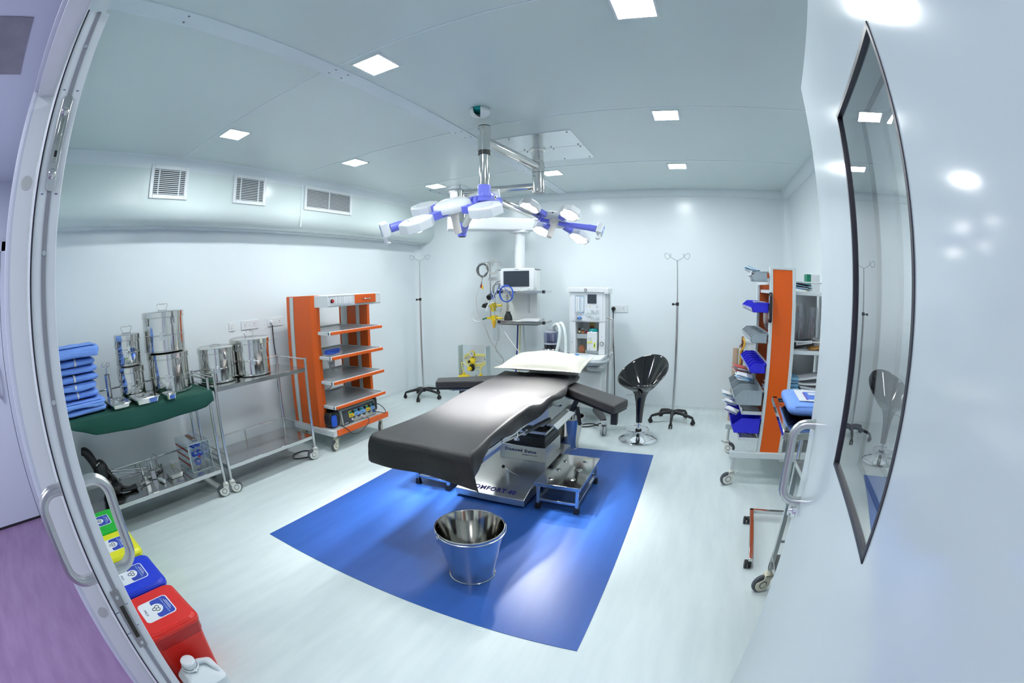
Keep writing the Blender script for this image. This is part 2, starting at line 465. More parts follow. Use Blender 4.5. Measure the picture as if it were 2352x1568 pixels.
# rebate wall faces beside the frame
# ---- door_1: narrow closed leaf seen on edge
LX0, LX1, LY0, LY1, LZ = -1.40, -.90, .018, .078, 2.21
d1 = struct(MB().bb(LX0,LX1,LY0,LY1,.012,LZ).build('door_1', W_DOOREDGE, bevel=.0015))
b = MB(); b.bb(LX1-.004,LX1+.0015,.044,.055,.012,LZ)
b.build('edge_groove', mat('groove_grey',(.30,.31,.34),.5), d1)
MB().bb(LX1-.003,LX1+.002,.0175,.0215,.012,LZ).build('edge_shadow_strip', GASKET_SHADE, d1)  # dark strip painting in the shadow gap between leaf and frame
b = MB()
for z in (2.12,1.71,1.45,1.02-.28,.55,.35): b.cyl((LX1+.001,.0495,z),(LX1+.003,.0495,z),.0048,n=10)
b.build_each('edge_screw', ALU, d1)
# flush bolt
fp = [(.0495+y, 1.915+z) for y, z in rrect(.024,.19,.0119,8)]
fb = MB().prism(fp, LX1, LX1+.004, T_yz(0)).build('flush_bolt', STEEL, d1, bevel=.0008)
b = MB(); b.sphere((LX1+.004,.0495,1.975),.0105,(.6,1,1)); b.sphere((LX1+.004,.0495,1.852),.0105,(.6,1,1))
b.bb(LX1+.004,LX1+.0055,.0445,.0545,1.875,1.962)
b.build('bolt_slide', POLISH, fb, bevel=.001)
MB().bb(LX1+.0045,LX1+.0062,.046,.053,1.884,1.896).build('bolt_slot', DARKGAP, fb)
# strike plate
sp = MB().bb(LX1,LX1+.0035,.034,.058,.895,1.055).build('strike_plate', mat('strike_zinc',(.33,.33,.33),.45,.7), d1, bevel=.0008)
MB().bb(LX1+.003,LX1+.004,.040,.052,.925,1.015).build('strike_slot', mat('strike_dark',(.03,.028,.02),.6), sp)
b = MB(); b.cyl((LX1+.003,.046,1.038),(LX1+.0045,.046,1.038),.0048,n=12); b.cyl((LX1+.003,.046,.908),(LX1+.0045,.046,.908),.0048,n=12)
b.build_each('plate_screw', ALU, sp)
b = MB()
for z in (1.0,.94): b.bb(LX1+.0002,LX1+.0006,.021,.033,z,z+.0015); b.bb(LX1+.0002,LX1+.0006,.059,.066,z+.012,z+.0135)
for z in (2.02,1.815): b.bb(LX1+.0002,LX1+.0006,.030,.036,z,z+.002); b.bb(LX1+.0002,LX1+.0006,.063,.070,z,z+.002)
b.build_each('pencil_mark', mat('pencil',(.12,.13,.3),.7), d1)
def pull(name, base, out, z0, z1, parent, proj=.063, r=.0132):
    """bent-tube pull: two posts out of a face, joined by a vertical grip"""
    base = Vector(base); out = Vector(out); rb = .042
    pts = [base+Vector((0,0,z1))]
    for i in range(8):
        a = R(90*i/7); pts.append(base + out*(proj-rb+rb*math.sin(a)) + Vector((0,0,z1-rb+rb*math.cos(a))))
    for i in range(8):
        a = R(90*i/7); pts.append(base + out*(proj-rb+rb*math.cos(a)) + Vector((0,0,z0+rb-rb*math.sin(a))))
    pts.append(base+Vector((0,0,z0)))
    h = MB().tube(pts, r, 16).build(name, BRUSH, parent, ang=60)
    c = MB()
    for z in (z0,z1): c.cyl(base+Vector((0,0,z)), base+out*.004+Vector((0,0,z)), r*1.12, n=18)
    c.build_each('rose', STEEL, h)
    return h
pull('handle', (-.965,LY0,0), (0,-1,0), 1.062, 1.272, d1)
pull('handle', (-.965,LY1,0), (0,1,0), 1.062, 1.272, d1)

# ---- door_2: wide leaf swung into the room, glossy face towards the camera
U = Vector((.1357,.9907,0)); N = Vector((.9907,-.1357,0)); HO = Vector((.21,.04,0)); ZZ = Vector((0,0,1))
DM = Matrix(((U.x,N.x,0,HO.x),(U.y,N.y,0,HO.y),(0,0,1,0),(0,0,0,1)))  # local (s,t,z)
def leafbox(b, s0,s1,t0,t1,z0,z1,m=0):
    k = len(b.v); b.bb(s0,s1,t0,t1,z0,z1,m)
    for i in range(k,len(b.v)): b.v[i] = DM @ b.v[i]
WS0, WS1, WZ0, WZ1, LS = .435, .793, 1.273, 1.948, 1.228
b = MB()
leafbox(b,0,WS0,0,.06,.012,2.21); leafbox(b,WS1,LS,0,.06,.012,2.21)
leafbox(b,WS0,WS1,0,.06,.012,WZ0); leafbox(b,WS0,WS1,0,.06,WZ1,2.21)
d2 = struct(b.build('door_2', W_DOOR, flat=True))
b = MB()
g = .008
for t0,t1 in ((-.002,.008),(.052,.062)):
    leafbox(b,WS0,WS0+g,t0,t1,WZ0,WZ1); leafbox(b,WS1-g,WS1,t0,t1,WZ0,WZ1)
    leafbox(b,WS0,WS1,t0,t1,WZ0,WZ0+g); leafbox(b,WS0,WS1,t0,t1,WZ1-g,WZ1)
b.build('window_gasket', GASKET_SHADE, d2); b = MB()
leafbox(b,WS0,WS0+.004,.008,.052,WZ0,WZ1); leafbox(b,WS1-.004,WS1,.008,.052,WZ0,WZ1)
leafbox(b,WS0,WS1,.008,.052,WZ0,WZ0+.004); leafbox(b,WS0,WS1,.008,.052,WZ1-.004,WZ1)
b.build('window_reveal', REVEAL, d2)
b = MB()
def leafquad(b, s0,s1,t,z0,z1):
    b.add([DM @ Vector(v) for v in ((s0,t,z0),(s1,t,z0),(s1,t,z1),(s0,t,z1))], [(0,1,2,3)])
leafquad(b,WS0,WS1,.004,WZ0,WZ1); leafquad(b,WS0,WS1,.056,WZ0,WZ1)
b.build('window_pane', PANE, d2, flat=True)
hb = DM @ Vector((1.138,0,0))
pull('handle', hb, -N, 1.022, 1.252, d2, proj=.063)
b = MB(); k=0
c0 = DM @ Vector((1.195,0,.965))
b.cyl(c0, c0-N*.010, .026, .024, 20); b.cyl(c0-N*.010, c0-N*.022, .012, .010, 14); b.box(c0-N*.020+ZZ*-.0, (.006,.012,.038), None)
b.build('door_lock', CHROME, d2, bevel=.001)
b = MB(); leafbox(b,LS-.0,LS+.002,.004,.056,.012,2.21)
b.build('edge_strip', W_DOOREDGE, d2)
# ============================================================ CEILING THINGS
def ceiling_light(x, y, label):
    t = thing('ceiling_light', label, 'ceiling light', (x,y,ZC), 0, 'square ceiling light panels')
    b = MB()
    for s in (-1,1):
        b.bb(x+s*.1,x+s*.088,y-.1,y+.1,ZC-.006,ZC); b.bb(x-.088,x+.088,y+s*.1,y+s*.088,ZC-.006,ZC)
    b.build('frame', WHITE, t); MB().bb(x-.088,x+.088,y-.088,y+.088,ZC-.005,ZC-.001).build('diffuser', PANELEM, t)
L3 = [(-2.95,1.635,'lit square ceiling panel above the stack of blue wraps'),
      (-2.95,3.03,'lit square ceiling panel above the front of the orange shelf rack'),
      (-2.95,4.455,'lit square ceiling panel beside the white pendant column'),
      (-1.5,1.64,'lit square ceiling panel nearest the torn smoke detector cover'),
      (-1.5,4.515,'lit square ceiling panel behind the steel surgical light column'),
      (-.15,1.66,'largest lit square ceiling panel, cut by the top of the picture'),
      (-.15,3.055,'lit square ceiling panel to the right of the grey surgical light mounting plate'),
      (-.15,4.49,'lit square ceiling panel nearest the back wall above the black stool')]
for x,y,l in L3: ceiling_light(x,y,l)
# smoke detector with a torn white cover
t = thing('smoke_detector', 'round ceiling detector under a torn white cup with green inside', 'smoke detector', (-1.35,2.565,ZC))
b = MB(); b.lathe([(.062,0),(.062,-.018),(.050,-.022)], (-1.35,2.565,ZC), 28, capt=True)
b.build('base', TEAL, t)
b = MB()
c = Vector((-1.35,2.565,ZC)); n = 30
prof = [(.066,-.003),(.070,-.02),(.062,-.045),(.040,-.060),(.0,-.066)]
vs=[];fs=[]
for r_,z in prof:
    for i in range(n+1):
        a = R(-62+ (360-46)*i/n); vs.append(c+Vector((r_*math.cos(a),r_*math.sin(a),z)))
for k in range(len(prof)-1):
    for i in range(n): fs.append((k*(n+1)+i,k*(n+1)+i+1,(k+1)*(n+1)+i+1,(k+1)*(n+1)+i))
b.add(vs,fs); b.build('cover', WHITEM, t, solid=.002, ang=60)

# air vents on the bulkhead
def vent(y0, y1, z0, z1, ncol, label):
    x = -3.768
    t = thing('air_vent', label, 'air vent', (x,(y0+y1)/2,(z0+z1)/2), 0, 'air vents on the bulkhead')
    b = MB(); w = .036
    b.bb(x,x+.012,y0,y0+w,z0,z1); b.bb(x,x+.012,y1-w,y1,z0,z1); b.bb(x,x+.012,y0+w,y1-w,z0,z0+w); b.bb(x,x+.012,y0+w,y1-w,z1-w,z1)
    b.build('frame', WHITE, t, bevel=.004)
    MB().bb(x,x+.002,y0+w,y1-w,z0+w,z1-w).build('backing', DARKGAP, t)
    n = 13; h = (z1-z0-2*w)/n
    for i in range(n):
        z = z0+w+h*(i+.5)
        MB().box((x+.006,(y0+y1)/2,z),(.010,y1-y0-2*w,h*.42),Matrix.Rotation(R(18),3,'Y')).build('slat', WHITE, t)
    b = MB()
    for k in range(ncol):
        yy = y0+w+(y1-y0-2*w)*(k+1)/(ncol+1) if ncol == 1 else y0+w+(y1-y0-2*w)*(.16+.66*k)
        b.bb(x+.003,x+.010,yy-.006,yy+.006,z0+w,z1-w)
    b.build_each('mullion', WHITE, t)
vent(1.215,1.62,2.478,2.773,2,'white square air vent nearest the door on the bulkhead')
vent(2.14,2.545,2.482,2.772,2,'white square air vent in the middle of the bulkhead')
vent(3.078,3.84,2.49,2.762,1,'wide white air vent furthest along the bulkhead')
# ============================================================ MIDDLE OF THE ROOM
o = MB().bb(-2.46,-.325,1.425,4.06,.0005,.003).build('floor_mat', W_BLUE, flat=True)
tag(o, 'large blue vinyl rectangle laid flat in the pale floor under the operating table', 'floor mat')

# ---- operating table
tb = thing('operating_table', 'steel operating table with black cushioned top and two arm boards', 'operating table', (-1.39,3.3,.003))
BX0, BX1 = -1.675, -1.105
b = MB()   # base plate, sloping lip at the foot end
b.prism([(2.68,.022),(2.68,.075),(2.80,.112),(3.84,.112),(3.84,.022)], BX0, BX1, T_yz(0))
bp_ = b.build('base_plate', BRUSH, tb, bevel=.003)
MB().bb(BX0+.03,BX1-.03,2.72,3.80,.003,.022).build('base_skid', BLACK, bp_)
# lettering on the sloping lip and on the pedestal
sl = Vector((0,.12,.037)).normalized()
text_mesh('COMFORT', .060, MX(Vector((-1.43,2.738,.0945)), (1,0,0), sl), 'lettering', INK, bp_, ext=.0008, spacing=1.12, bold=.0018)
text_mesh('40', .060, MX(Vector((-1.225,2.738,.0945)), (1,0,0), sl), 'lettering', INK, bp_, ext=.0008, spacing=1.12, bold=.0018)
ped = MB().bb(-1.60,-1.175,3.33,3.74,.112,.245).build('pedestal', BRUSH, tb, bevel=.003)
text_mesh('Diamond', .037, MX(Vector((-1.468,3.3285,.200)), (1,0,0), (0,0,1)), 'lettering', INK, ped, ext=.0012, spacing=1.22, bold=.0009)
text_mesh('Delux', .037, MX(Vector((-1.312,3.3285,.198)), (1,0,0), (0,0,1)), 'lettering', INK, ped, ext=.0012, spacing=1.22, bold=.0009)
text_mesh('between our care', .019, MX(Vector((-1.320,3.3285,.166)), (1,0,0), (0,0,1)), 'lettering', INK, ped, ext=.0005, shear=.3)
b = MB()
for k in range(4):
    z = .245+.031*k; b.bb(-1.588+.004*(k%2),-1.187-.004*(k%2),3.342,3.73,z,z+.031)
b.build('bellows', BLACK, tb, bevel=.002)
MB().bb(-1.605,-1.17,3.325,3.75,.369,.392).build('column_cap', BRUSH, tb, bevel=.002)
b = MB(); b.bb(-1.49,-1.27,3.46,3.70,.392,.56); b.cyl((-1.30,3.38,.392),(-1.30,3.38,.55),.022,n=14)
b.build('column', GUN, tb, bevel=.003)
# upper housing under the seat section
b = MB(); b.prism([(-1.60,.47),(-1.555,.43),(-1.21,.43),(-1.165,.47),(-1.145,.665),(-1.59,.665)], 3.35, 3.98, T_xz(0))
hs = b.build('housing', BRUSH, tb, bevel=.003)
b = MB(); b.cyl((-1.15,3.45,.60),(-1.10,3.43,.60),.006,n=8); b.cyl((-1.10,3.43,.60),(-1.085,3.46,.60),.008,n=8)
b.build('lever', STEEL, hs)
b = MB(); b.prism([(-1.20,.43),(-1.14,.43),(-1.10,.40),(-1.10,.393),(-1.145,.42),(-1.20,.42)], 3.42, 3.95, T_xz(0))
b.build('drip_edge', STEEL, hs)
# frames and side rails
for side, sx in (('r',-1.095),('l',-1.618)):
    b = MB(); b.bb(sx-.006,sx+.006,1.90,2.72,.655,.685); b.bb(sx-.006,sx+.006,2.76,3.95,.655,.685)
    for y in (1.98,2.3,2.62,2.85,3.15,3.5): b.cyl((sx-.01,y,.67),(sx+.010,y,.67),.009,n=10)
    b.build('side_rail', STEEL, tb, bevel=.0015)
for y0,y1 in ((1.83,2.70),(2.74,3.36),(3.40,4.10)):
    MB().bb(-1.60,-1.12,y0,y1,.66,.69).build('section_frame', STEEL, tb, bevel=.003)
# gas struts to the leg section
for sx in (-1.135,-1.585):
    b = MB(); b.cyl((sx,3.30,.52),(sx,2.75,.58),.017,n=12,m=0); b.cyl((sx,2.75,.58),(sx,2.28,.645),.009,n=10,m=1)
    b.box((sx,2.77,.578),(.026,.05,.03),None,2); b.box((sx,2.62,.625),(.02,.02,.11),None,1); b.cyl((sx-.014,2.62,.575),(sx+.018,2.62,.575),.010,n=10,m=1)
    b.build('gas_strut', [BLACK, STEEL, ALU], tb)
# cushions under the sheet
for y0,y1 in ((1.86,2.70),(2.72,3.36),(3.38,4.12)):
    MB().bb(-1.605,-1.115,y0,y1,.69,.762).build('cushion', PADGREY, tb, bevel=.02, seg=3)
# floor lock pedal on the base
b = MB(); b.cyl((-1.34,2.92,.112),(-1.34,2.92,.19),.012,n=12); b.cyl((-1.34,2.92,.185),(-1.26,2.96,.135),.005,n=8); b.cyl((-1.34,2.92,.19),(-1.365,2.91,.215),.008,n=8)
lk = b.build('floor_lock', STEEL, tb)
MB().sphere((-1.37,2.907,.22),.014,n=12,k=8).build('knob', BLACK, lk)
# arm boards: skewed pads on steel tongues
def armboard(poly, rootpt, tippt):
    cx = sum(p[0] for p in poly)/4; cy = sum(p[1] for p in poly)/4
    ins = [(cx+(p[0]-cx)*.96, cy+(p[1]-cy)*.93) for p in poly]
    b = MB(); b.prism(poly,.692,.722,None,poly1=poly); k=b.build('arm_board', PADGREY, tb, bevel=.012, seg=3)
    b = MB(); b.prism(poly,.672,.742); 
    bpy.data.objects.remove(k)
    k = b.build('arm_board', PADGREY, tb, bevel=.016, seg=3)
    b = MB(); b.prism(ins,.660,.672); b.build('pad_tray', BLACK, k)
    r0 = Vector((*rootpt,.64)); r1 = Vector((*tippt,.65))
    d = (r1-r0); b = MB(); b.box((r0+r1)/2, (.05,d.length,.014), Matrix.Rotation(math.atan2(-d.x,d.y),3,'Z')); b.box(r0, (.06,.06,.06)); b.box(r1,(.05,.03,.03))
    b.build('tongue', STEEL, k, bevel=.002)
    return k
AL = armboard([(-2.318,3.479),(-2.244,3.329),(-1.645,3.645),(-1.645,3.96)], (-1.70,3.75), (-2.15,3.47))
AR = armboard([(-.492,3.298),(-.558,3.074),(-1.09,3.545),(-1.09,3.81)], (-1.08,3.68), (-.66,3.27))
b = MB()   # buckled strap hanging under the right board
b.box((-.985,3.52,.60),(.045,.006,.13),Matrix.Rotation(R(25),3,'Y')@Matrix.Rotation(R(35),3,'Z')); 
b.box((-.95,3.53,.50),(.035,.006,.16),Matrix.Rotation(R(-10),3,'Y')@Matrix.Rotation(R(50),3,'Z'))
b.build('strap', BLACK, AR)
MB().box((-.57,3.15,.625),(.05,.05,.09)).build('clamp', BLACK, AR, bevel=.004)

# ---- black rubber sheet draped over the cushions (a loose thing on the table)
YF0, YF1 = 1.815, 3.86
def hw_right(y):   # right edge of the flat part
    t = (y-YF0)/(YF1-YF0)
    return -1.015 - .05*math.sin(PI*min(1,t*1.5)) + .045*math.exp(-((y-2.98)/.20)**2) + .02*math.exp(-((y-3.35)/.1)**2) - .02*t
def hw_left(y):
    t = (y-YF0)/(YF1-YF0)
    return -1.700 + .035*math.sin(PI*min(1,t*2)) - .10*t*t
def sheet(u, v):
    # u: -1..1 across (beyond .82 hangs), v: along, below 0 hangs over the foot end
    y = YF0 + v*(YF1-YF0)
    xr, xl = hw_right(y), hw_left(y); xc = (xr+xl)/2
    top = .7805 + .0022*math.sin(5*y+2*u) + .0008*math.sin(9*u+5*y)
    if u >= 0: side = xr-xc
    else: side = xl-xc
    au = abs(u); e = .80
    drop = .058 + .014*math.sin(5*y+1) if u > 0 else .05 + .01*math.sin(4*y)
    drop += .06*math.exp(-((y-YF0)/.07)**2)
    if y > 3.3: drop *= max(.22, 1-(y-3.3)/.12)
    if u > 0: drop += .035*math.exp(-((y-2.98)/.14)**2)*-1 + .03*math.exp(-((y-2.55)/.3)**2)
    if au <= e:
        f = au/e; x = xc+side*f*.965; z = top + .006*f**6 - .004*f
        if u > 0: z += .022*f**4*math.exp(-((y-2.98)/.13)**2) + .012*f**5*math.exp(-((y-2.72)/.08)**2) - .012*f**5*math.exp(-((y-2.84)/.06)**2)
    else:
        f = (au-e)/(1-e); x = xc+side*(.965+.045*math.sin(f*PI*.55)); z = top - .004 - drop*f**1.25
        if u > 0: x += .012*math.sin(14*y)*f; z += .022*(1-f)*math.exp(-((y-2.98)/.13)**2)
    return Vector((x, y, z))
NU, NV, NH = 48, 80, 14
def us(i):
    s = -1+2*i/NU
    return s
vs = []; fs = []
rows = []
for j in range(NH+NV+1):
    row = []
    for i in range(NU+1):
        u = us(i)
        if j >= NH:
            p = sheet(u, (j-NH)/NV)
        else:
            k = (NH-j)/NH               # 0 at table edge, 1 at hem
            q = sheet(u, 0); tz = .7805 - q.z
            a = min(1, k*5)
            y = YF0 - .030*math.sin(a*PI/2) + .012*math.sin(6*u+1.0)*k - .004*k
            z = q.z - .012*(1-math.cos(a*PI/2))*(1-min(1,tz/.05)) - max(.02, .158 + .012*abs(u)**3 + .05*max(0,u)**5 - tz)*max(0,k-.03)
            x = q.x + (u*.012)*k + .018*max(0,u)**3*k
            p = Vector((x,y,z))
        row.append(p)
    rows.append(row)
# blend the hanging front corners with the hanging sides
for j,row in enumerate(rows): vs += row
W_ = NU+1
for j in range(len(rows)-1):
    for i in range(NU): fs.append((j*W_+i, j*W_+i+1, (j+1)*W_+i+1, (j+1)*W_+i))
b = MB(); b.add(vs, fs)
o = b.build('table_sheet', LEATHER, solid=.004, sub=1, ang=180)
tag(o, 'black shiny rubber sheet draped over the operating table, hanging at its foot end', 'sheet')

# ---- pillow
def pillow(u, v):
    a, c_ = .385, .27
    ex = lambda s: math.copysign(abs(s)**.9, s)
    th = (1-abs(u)**2.6)*(1-abs(v)**2.6)
    return a*u*(1-.07*(1-abs(u))*0 - .05*(1-v*v)*abs(u)**3*0), c_*v, th
b = MB(); n = 26; vs=[]; fs=[]
for sgn in (1,-1):
    base = len(vs)
    for j in range(n+1):
        for i in range(n+1):
            u = -1+2*i/n; v = -1+2*j/n
            x, y, th = pillow(u, v)
            x *= 1-.05*(1-v*v)*(abs(u)**2); y *= 1-.07*(1-u*u)*(abs(v)**2)
            z = sgn*(.118 if sgn>0 else .055)*max(0,th)**.62 + .006*math.sin(7*u+4*v)*th - .01*(u*u*v*v)
            z += .03*max(0,(abs(u)-.85)/.15)*(1 if u>0 else .0)*max(0,v+.4)
            vs.append(Vector((x,y,z)))
    for j in range(n):
        for i in range(n):
            q = (base+j*(n+1)+i, base+j*(n+1)+i+1, base+(j+1)*(n+1)+i+1, base+(j+1)*(n+1)+i)
            fs.append(q if sgn>0 else q[::-1])
Rz = Matrix.Rotation(R(2),3,'Z'); pc_ = Vector((-1.41,3.97,.850))
b.add([pc_+Rz@v for v in vs], fs)
o = b.build('pillow', PILLOW, sub=1, ang=180)
tag(o, 'cream cotton pillow at the head of the operating table', 'pillow')
b = MB()
fl = []
for i in range(81):
    t = i/80*4; k = int(t)%4; f = t-int(t) if i<80 else 0
    c4 = [(-1,-1),(1,-1),(1,1),(-1,1)]; p, q = c4[k], c4[(k+1)%4]
    u = p[0]+(q[0]-p[0])*f; v = p[1]+(q[1]-p[1])*f
    x, y, _ = pillow(u,v); x *= 1-.05*(1-v*v)*(abs(u)**2); y *= 1-.07*(1-u*u)*(abs(v)**2)
    z = -.01*(u*u*v*v)+.03*max(0,(abs(u)-.85)/.15)*(1 if u>0 else .0)*max(0,v+.4)
    fl.append((pc_+Rz@Vector((x,y,z)), pc_+Rz@Vector((x*1.075,y*1.085,z-.012*(1-abs(u*v))))))
for i in range(80):
    k0 = len(b.v); b.v += [fl[i][0], fl[i+1][0], fl[i+1][1], fl[i][1]]; b.f.append([k0,k0+1,k0+2,k0+3]); b.m.append(0)
b.build('pillow_flange', PILLOW, o, solid=.004, ang=180)

# ---- step stools
def step_stool(x0,x1,y0,y1,label):
    t = thing('step_stool', label, 'step stool', ((x0+x1)/2,(y0+y1)/2,.003), 0, 'steel foot steps beside the operating table')
    H = .222
    b = MB(); b.bb(x0,x1,y0,y1,H-.028,H)
    for iy in range(3):
        for ix in range(2):
            cx = x0+(x1-x0)*(.28+.44*ix); cy = y0+(y1-y0)*(.16+.30*iy+.06*ix)
            b.lathe([(.0235,.0002),(.021,.004),(.012,.0065),(0,.0072)], (cx,cy,H), 16)
    b.build('top', POLISH, t, bevel=.002)
    s = .024
    for ix,iy in ((0,0),(1,0),(0,1),(1,1)):
        cx = x0+.014+s/2 if ix==0 else x1-.014-s/2; cy = y0+.014+s/2 if iy==0 else y1-.014-s/2
        lg = MB().bb(cx-s/2,cx+s/2,cy-s/2,cy+s/2,.045,H-.028).build('leg', STEEL, t, bevel=.002)
        MB().prism([(cx-.021,cy-.021),(cx+.021,cy-.021),(cx+.021,cy+.021),(cx-.021,cy+.021)],.003,.052,None,
                   poly1=[(cx-.016,cy-.016),(cx+.016,cy-.016),(cx+.016,cy+.016),(cx-.016,cy+.016)]).build('rubber_foot', BLACK, lg, bevel=.003)
    for (a,c,d,e) in ((x0+.03,x1-.03,y0+.017,y0+.036),(x0+.03,x1-.03,y1-.036,y1-.017),(x0+.017,x0+.036,y0+.03,y1-.03),(x1-.036,x1-.017,y0+.03,y1-.03)):
        MB().bb(a,c,d,e,.068,.088).build('stretcher', STEEL, t, bevel=.002)
step_stool(-1.045,-.70,2.72,3.325,'steel foot step with dimpled top to the right of the table base')
step_stool(-2.095,-1.75,2.71,3.315,'steel foot step mostly hidden behind the hanging black sheet')

# ---- buckets
def bucket(x, y, H, rb, rt, label, bale):
    t = thing('steel_bucket', label, 'bucket', (x,y,.003), 0, 'steel buckets')
    z0 = .004
    b = MB(); b.lathe([(0,z0+.012),(rb*.98,z0+.012),(rb*1.0,z0+.03),(rt,z0+H),(rt+.004,z0+H),(rb+.004,z0+.03),(rb+.007,z0+.004),(rb+.007,z0),(rb*.96,z0)], (x,y,0), 56)
    b.build('body', POLISH, t, ang=50)
    MB().torus((x,y,z0+H), rt+.003, .0045, None, 56, 8).build('rim', POLISH, t)
    MB().torus((x,y,z0+.003), rb+.007, .0035, None, 48, 6).build('base_ring', POLISH, t)
    ax = Vector((math.cos(bale),math.sin(bale),0)); pr = Vector((-ax.y,ax.x,0))
    hd = MB()
    pts = []
    for i in range(25):
        a = PI*i/24; pts.append(Vector((x,y,z0+H-.006)) + ax*(rt+.010)*math.cos(a) + (pr*math.cos(R(4)) + ZZ*math.sin(R(-2)))*(rt+.012)*math.sin(a))
    hd.tube(pts, .004, 8); h = hd.build('bail_handle', STEEL, t)
    e = MB()
    for s in (-1,1):
        c = Vector((x,y,z0+H-.012))+ax*s*(rt+.006)
        ear = MB(); ear.torus(c, .016, .004, Matrix.Rotation(bale,3,'Z')@Matrix.Rotation(R(90),3,'Y'), 16, 6)
        ear.box(c-ZZ*.028, (.004,.03,.03), Matrix.Rotation(bale,3,'Z')); ear.build('ear', STEEL, t)
    return t
bucket(-1.075,1.835,.325,.123,.188,'shiny steel bucket standing alone on the blue mat in front of the table', R(238))
bucket(-1.215,4.06,.325,.118,.172,'steel bucket half hidden behind the operating table column', R(20))

# ---- swivel bar stool
SX, SY = -.545, 4.49
st = thing('bar_stool', 'glossy black scoop seat stool on a round chrome base', 'stool', (SX,SY,0))
b = MB(); b.lathe([(.205,0),(.207,.006),(.195,.014),(.14,.030),(.08,.046),(.04,.066),(.026,.085)], (SX,SY,0), 48, capb=True, capt=True)
b.build('base', CHROME, st, ang=60)
MB().cyl((SX,SY,.08),(SX,SY,.20),.022,n=20).build('pole', CHROME, st)
b = MB(); b.torus((SX-.01,SY-.06,.135),.125,.008,None,40,8); b.tube([(SX,SY+.02,.135),(SX,SY+.065,.135)],.008)
b.build('footrest', CHROME, st)
MB().lathe([(.030,.085),(.036,.1),(.030,.115)],(SX,SY,0),20).build('collar', BLACK, st)
b = MB()
prof = [(.034,.19),(.036,.25),(.041,.33),(.049,.41),(.062,.47),(.082,.515),(.105,.545)]
b.lathe(prof,(SX,SY,0),32,capb=True); b.build('stem', GLOSSBLK, st, ang=80)
bk = R(63)     # direction of the back rest
b = MB(); nA, nT = 48, 16
def bowl(a, t, off=0):
    k = (1+math.cos(a-bk))/2
    rim = Vector((.265*math.cos(a)+.03*math.cos(bk), .245*math.sin(a)+.03*math.sin(bk), .605+.275*k**1.25))
    low = Vector((.10*math.cos(a), .10*math.sin(a), .545))
    q = Vector((low.x+(rim.x-low.x)*t, low.y+(rim.y-low.y)*t, low.z+(rim.z-low.z)*(t**(1.5-.35*k))))
    return Vector((SX,SY,0))+q
vs=[];fs=[]
for j in range(nT+1):
    for i in range(nA): vs.append(bowl(2*PI*i/nA, j/nT))
for j in range(nT):
    for i in range(nA): fs.append((j*nA+i,j*nA+(i+1)%nA,(j+1)*nA+(i+1)%nA,(j+1)*nA+i))
vs.append(Vector((SX,SY,.542))); c = len(vs)-1
for i in range(nA): fs.append((c,(i+1)%nA,i))
b.add(vs,fs); b.build('seat', GLOSSBLK, st, solid=.012, sub=1, ang=180)
b = MB(); b.cyl((SX-.05,SY-.03,.50),(SX-.14,SY-.07,.485),.004,n=8); b.build('lever', CHROME, st)

# ---- infusion stands
def iv_stand(x, y, rot, ztop, zc, label, hookrot):
    t = thing('iv_stand', label, 'IV stand', (x,y,0), 0, 'infusion stands by the back wall')
    for k in range(5):
        a = rot+2*PI*k/5; d = Vector((math.cos(a),math.sin(a),0)); c = Vector((x,y,0))
        p = [c+d*.02+ZZ*.125, c+d*.10+ZZ*.122, c+d*.20+ZZ*.102, c+d*.255+ZZ*.088, c+d*.272+ZZ*.07]
        lg = MB().tube(p,[.024,.022,.018,.016,.013],10).build('leg', BLACK, t, ang=60)
        w = MB(); pr = Vector((-d.y,d.x,0)); q = c+d*.272
        for s in (-1,1): w.cyl(q+pr*s*.006+ZZ*.026, q+pr*s*.022+ZZ*.026, .026, n=18)
        w.box(q+ZZ*.05,(.03,.03,.035),Matrix.Rotation(a,3,'Z')); w.build('caster', BLACK, lg, bevel=.002)
    MB().cyl((x,y,.09),(x,y,.15),.032,.026,n=20).build('hub', BLACK, t)
    MB().cyl((x,y,.12),(x,y,zc),.0145,n=16).build('pole', STEEL, t)
    b = MB(); b.cyl((x,y,zc-.015),(x,y,zc+.022),.019,n=16); k = Vector((math.cos(hookrot),math.sin(hookrot),0))
    b.cyl(Vector((x,y,zc)),Vector((x,y,zc))-k*.045,.007,n=10); b.sphere(Vector((x,y,zc))-k*.05,.016,(1,1,1),12,8)
    b.build('clamp_knob', BLACK, t)
    MB().cyl((x,y,zc),(x,y,ztop),.0075,n=12).build('upper_pole', STEEL, t)
    for s in (-1,1):
        c = Vector((x,y,ztop)); kk = k*s
        pts = [c, c+kk*.06+ZZ*.03, c+kk*.105+ZZ*.075, c+kk*.14+ZZ*.085, c+kk*.145+ZZ*.045, c+kk*.115+ZZ*.018, c+kk*.085+ZZ*.045, c+kk*.072+ZZ*.085]
        MB().tube(smooth_path(pts,6),.0035,6).build('hook', STEEL, t)
iv_stand(-.225,5.2,R(270),1.895,1.395,'infusion stand with black star base to the right of the black stool', R(0))
iv_stand(-3.72,5.2,R(288),1.975,1.425,'infusion stand with black star base in the corner past the orange rack', R(20))
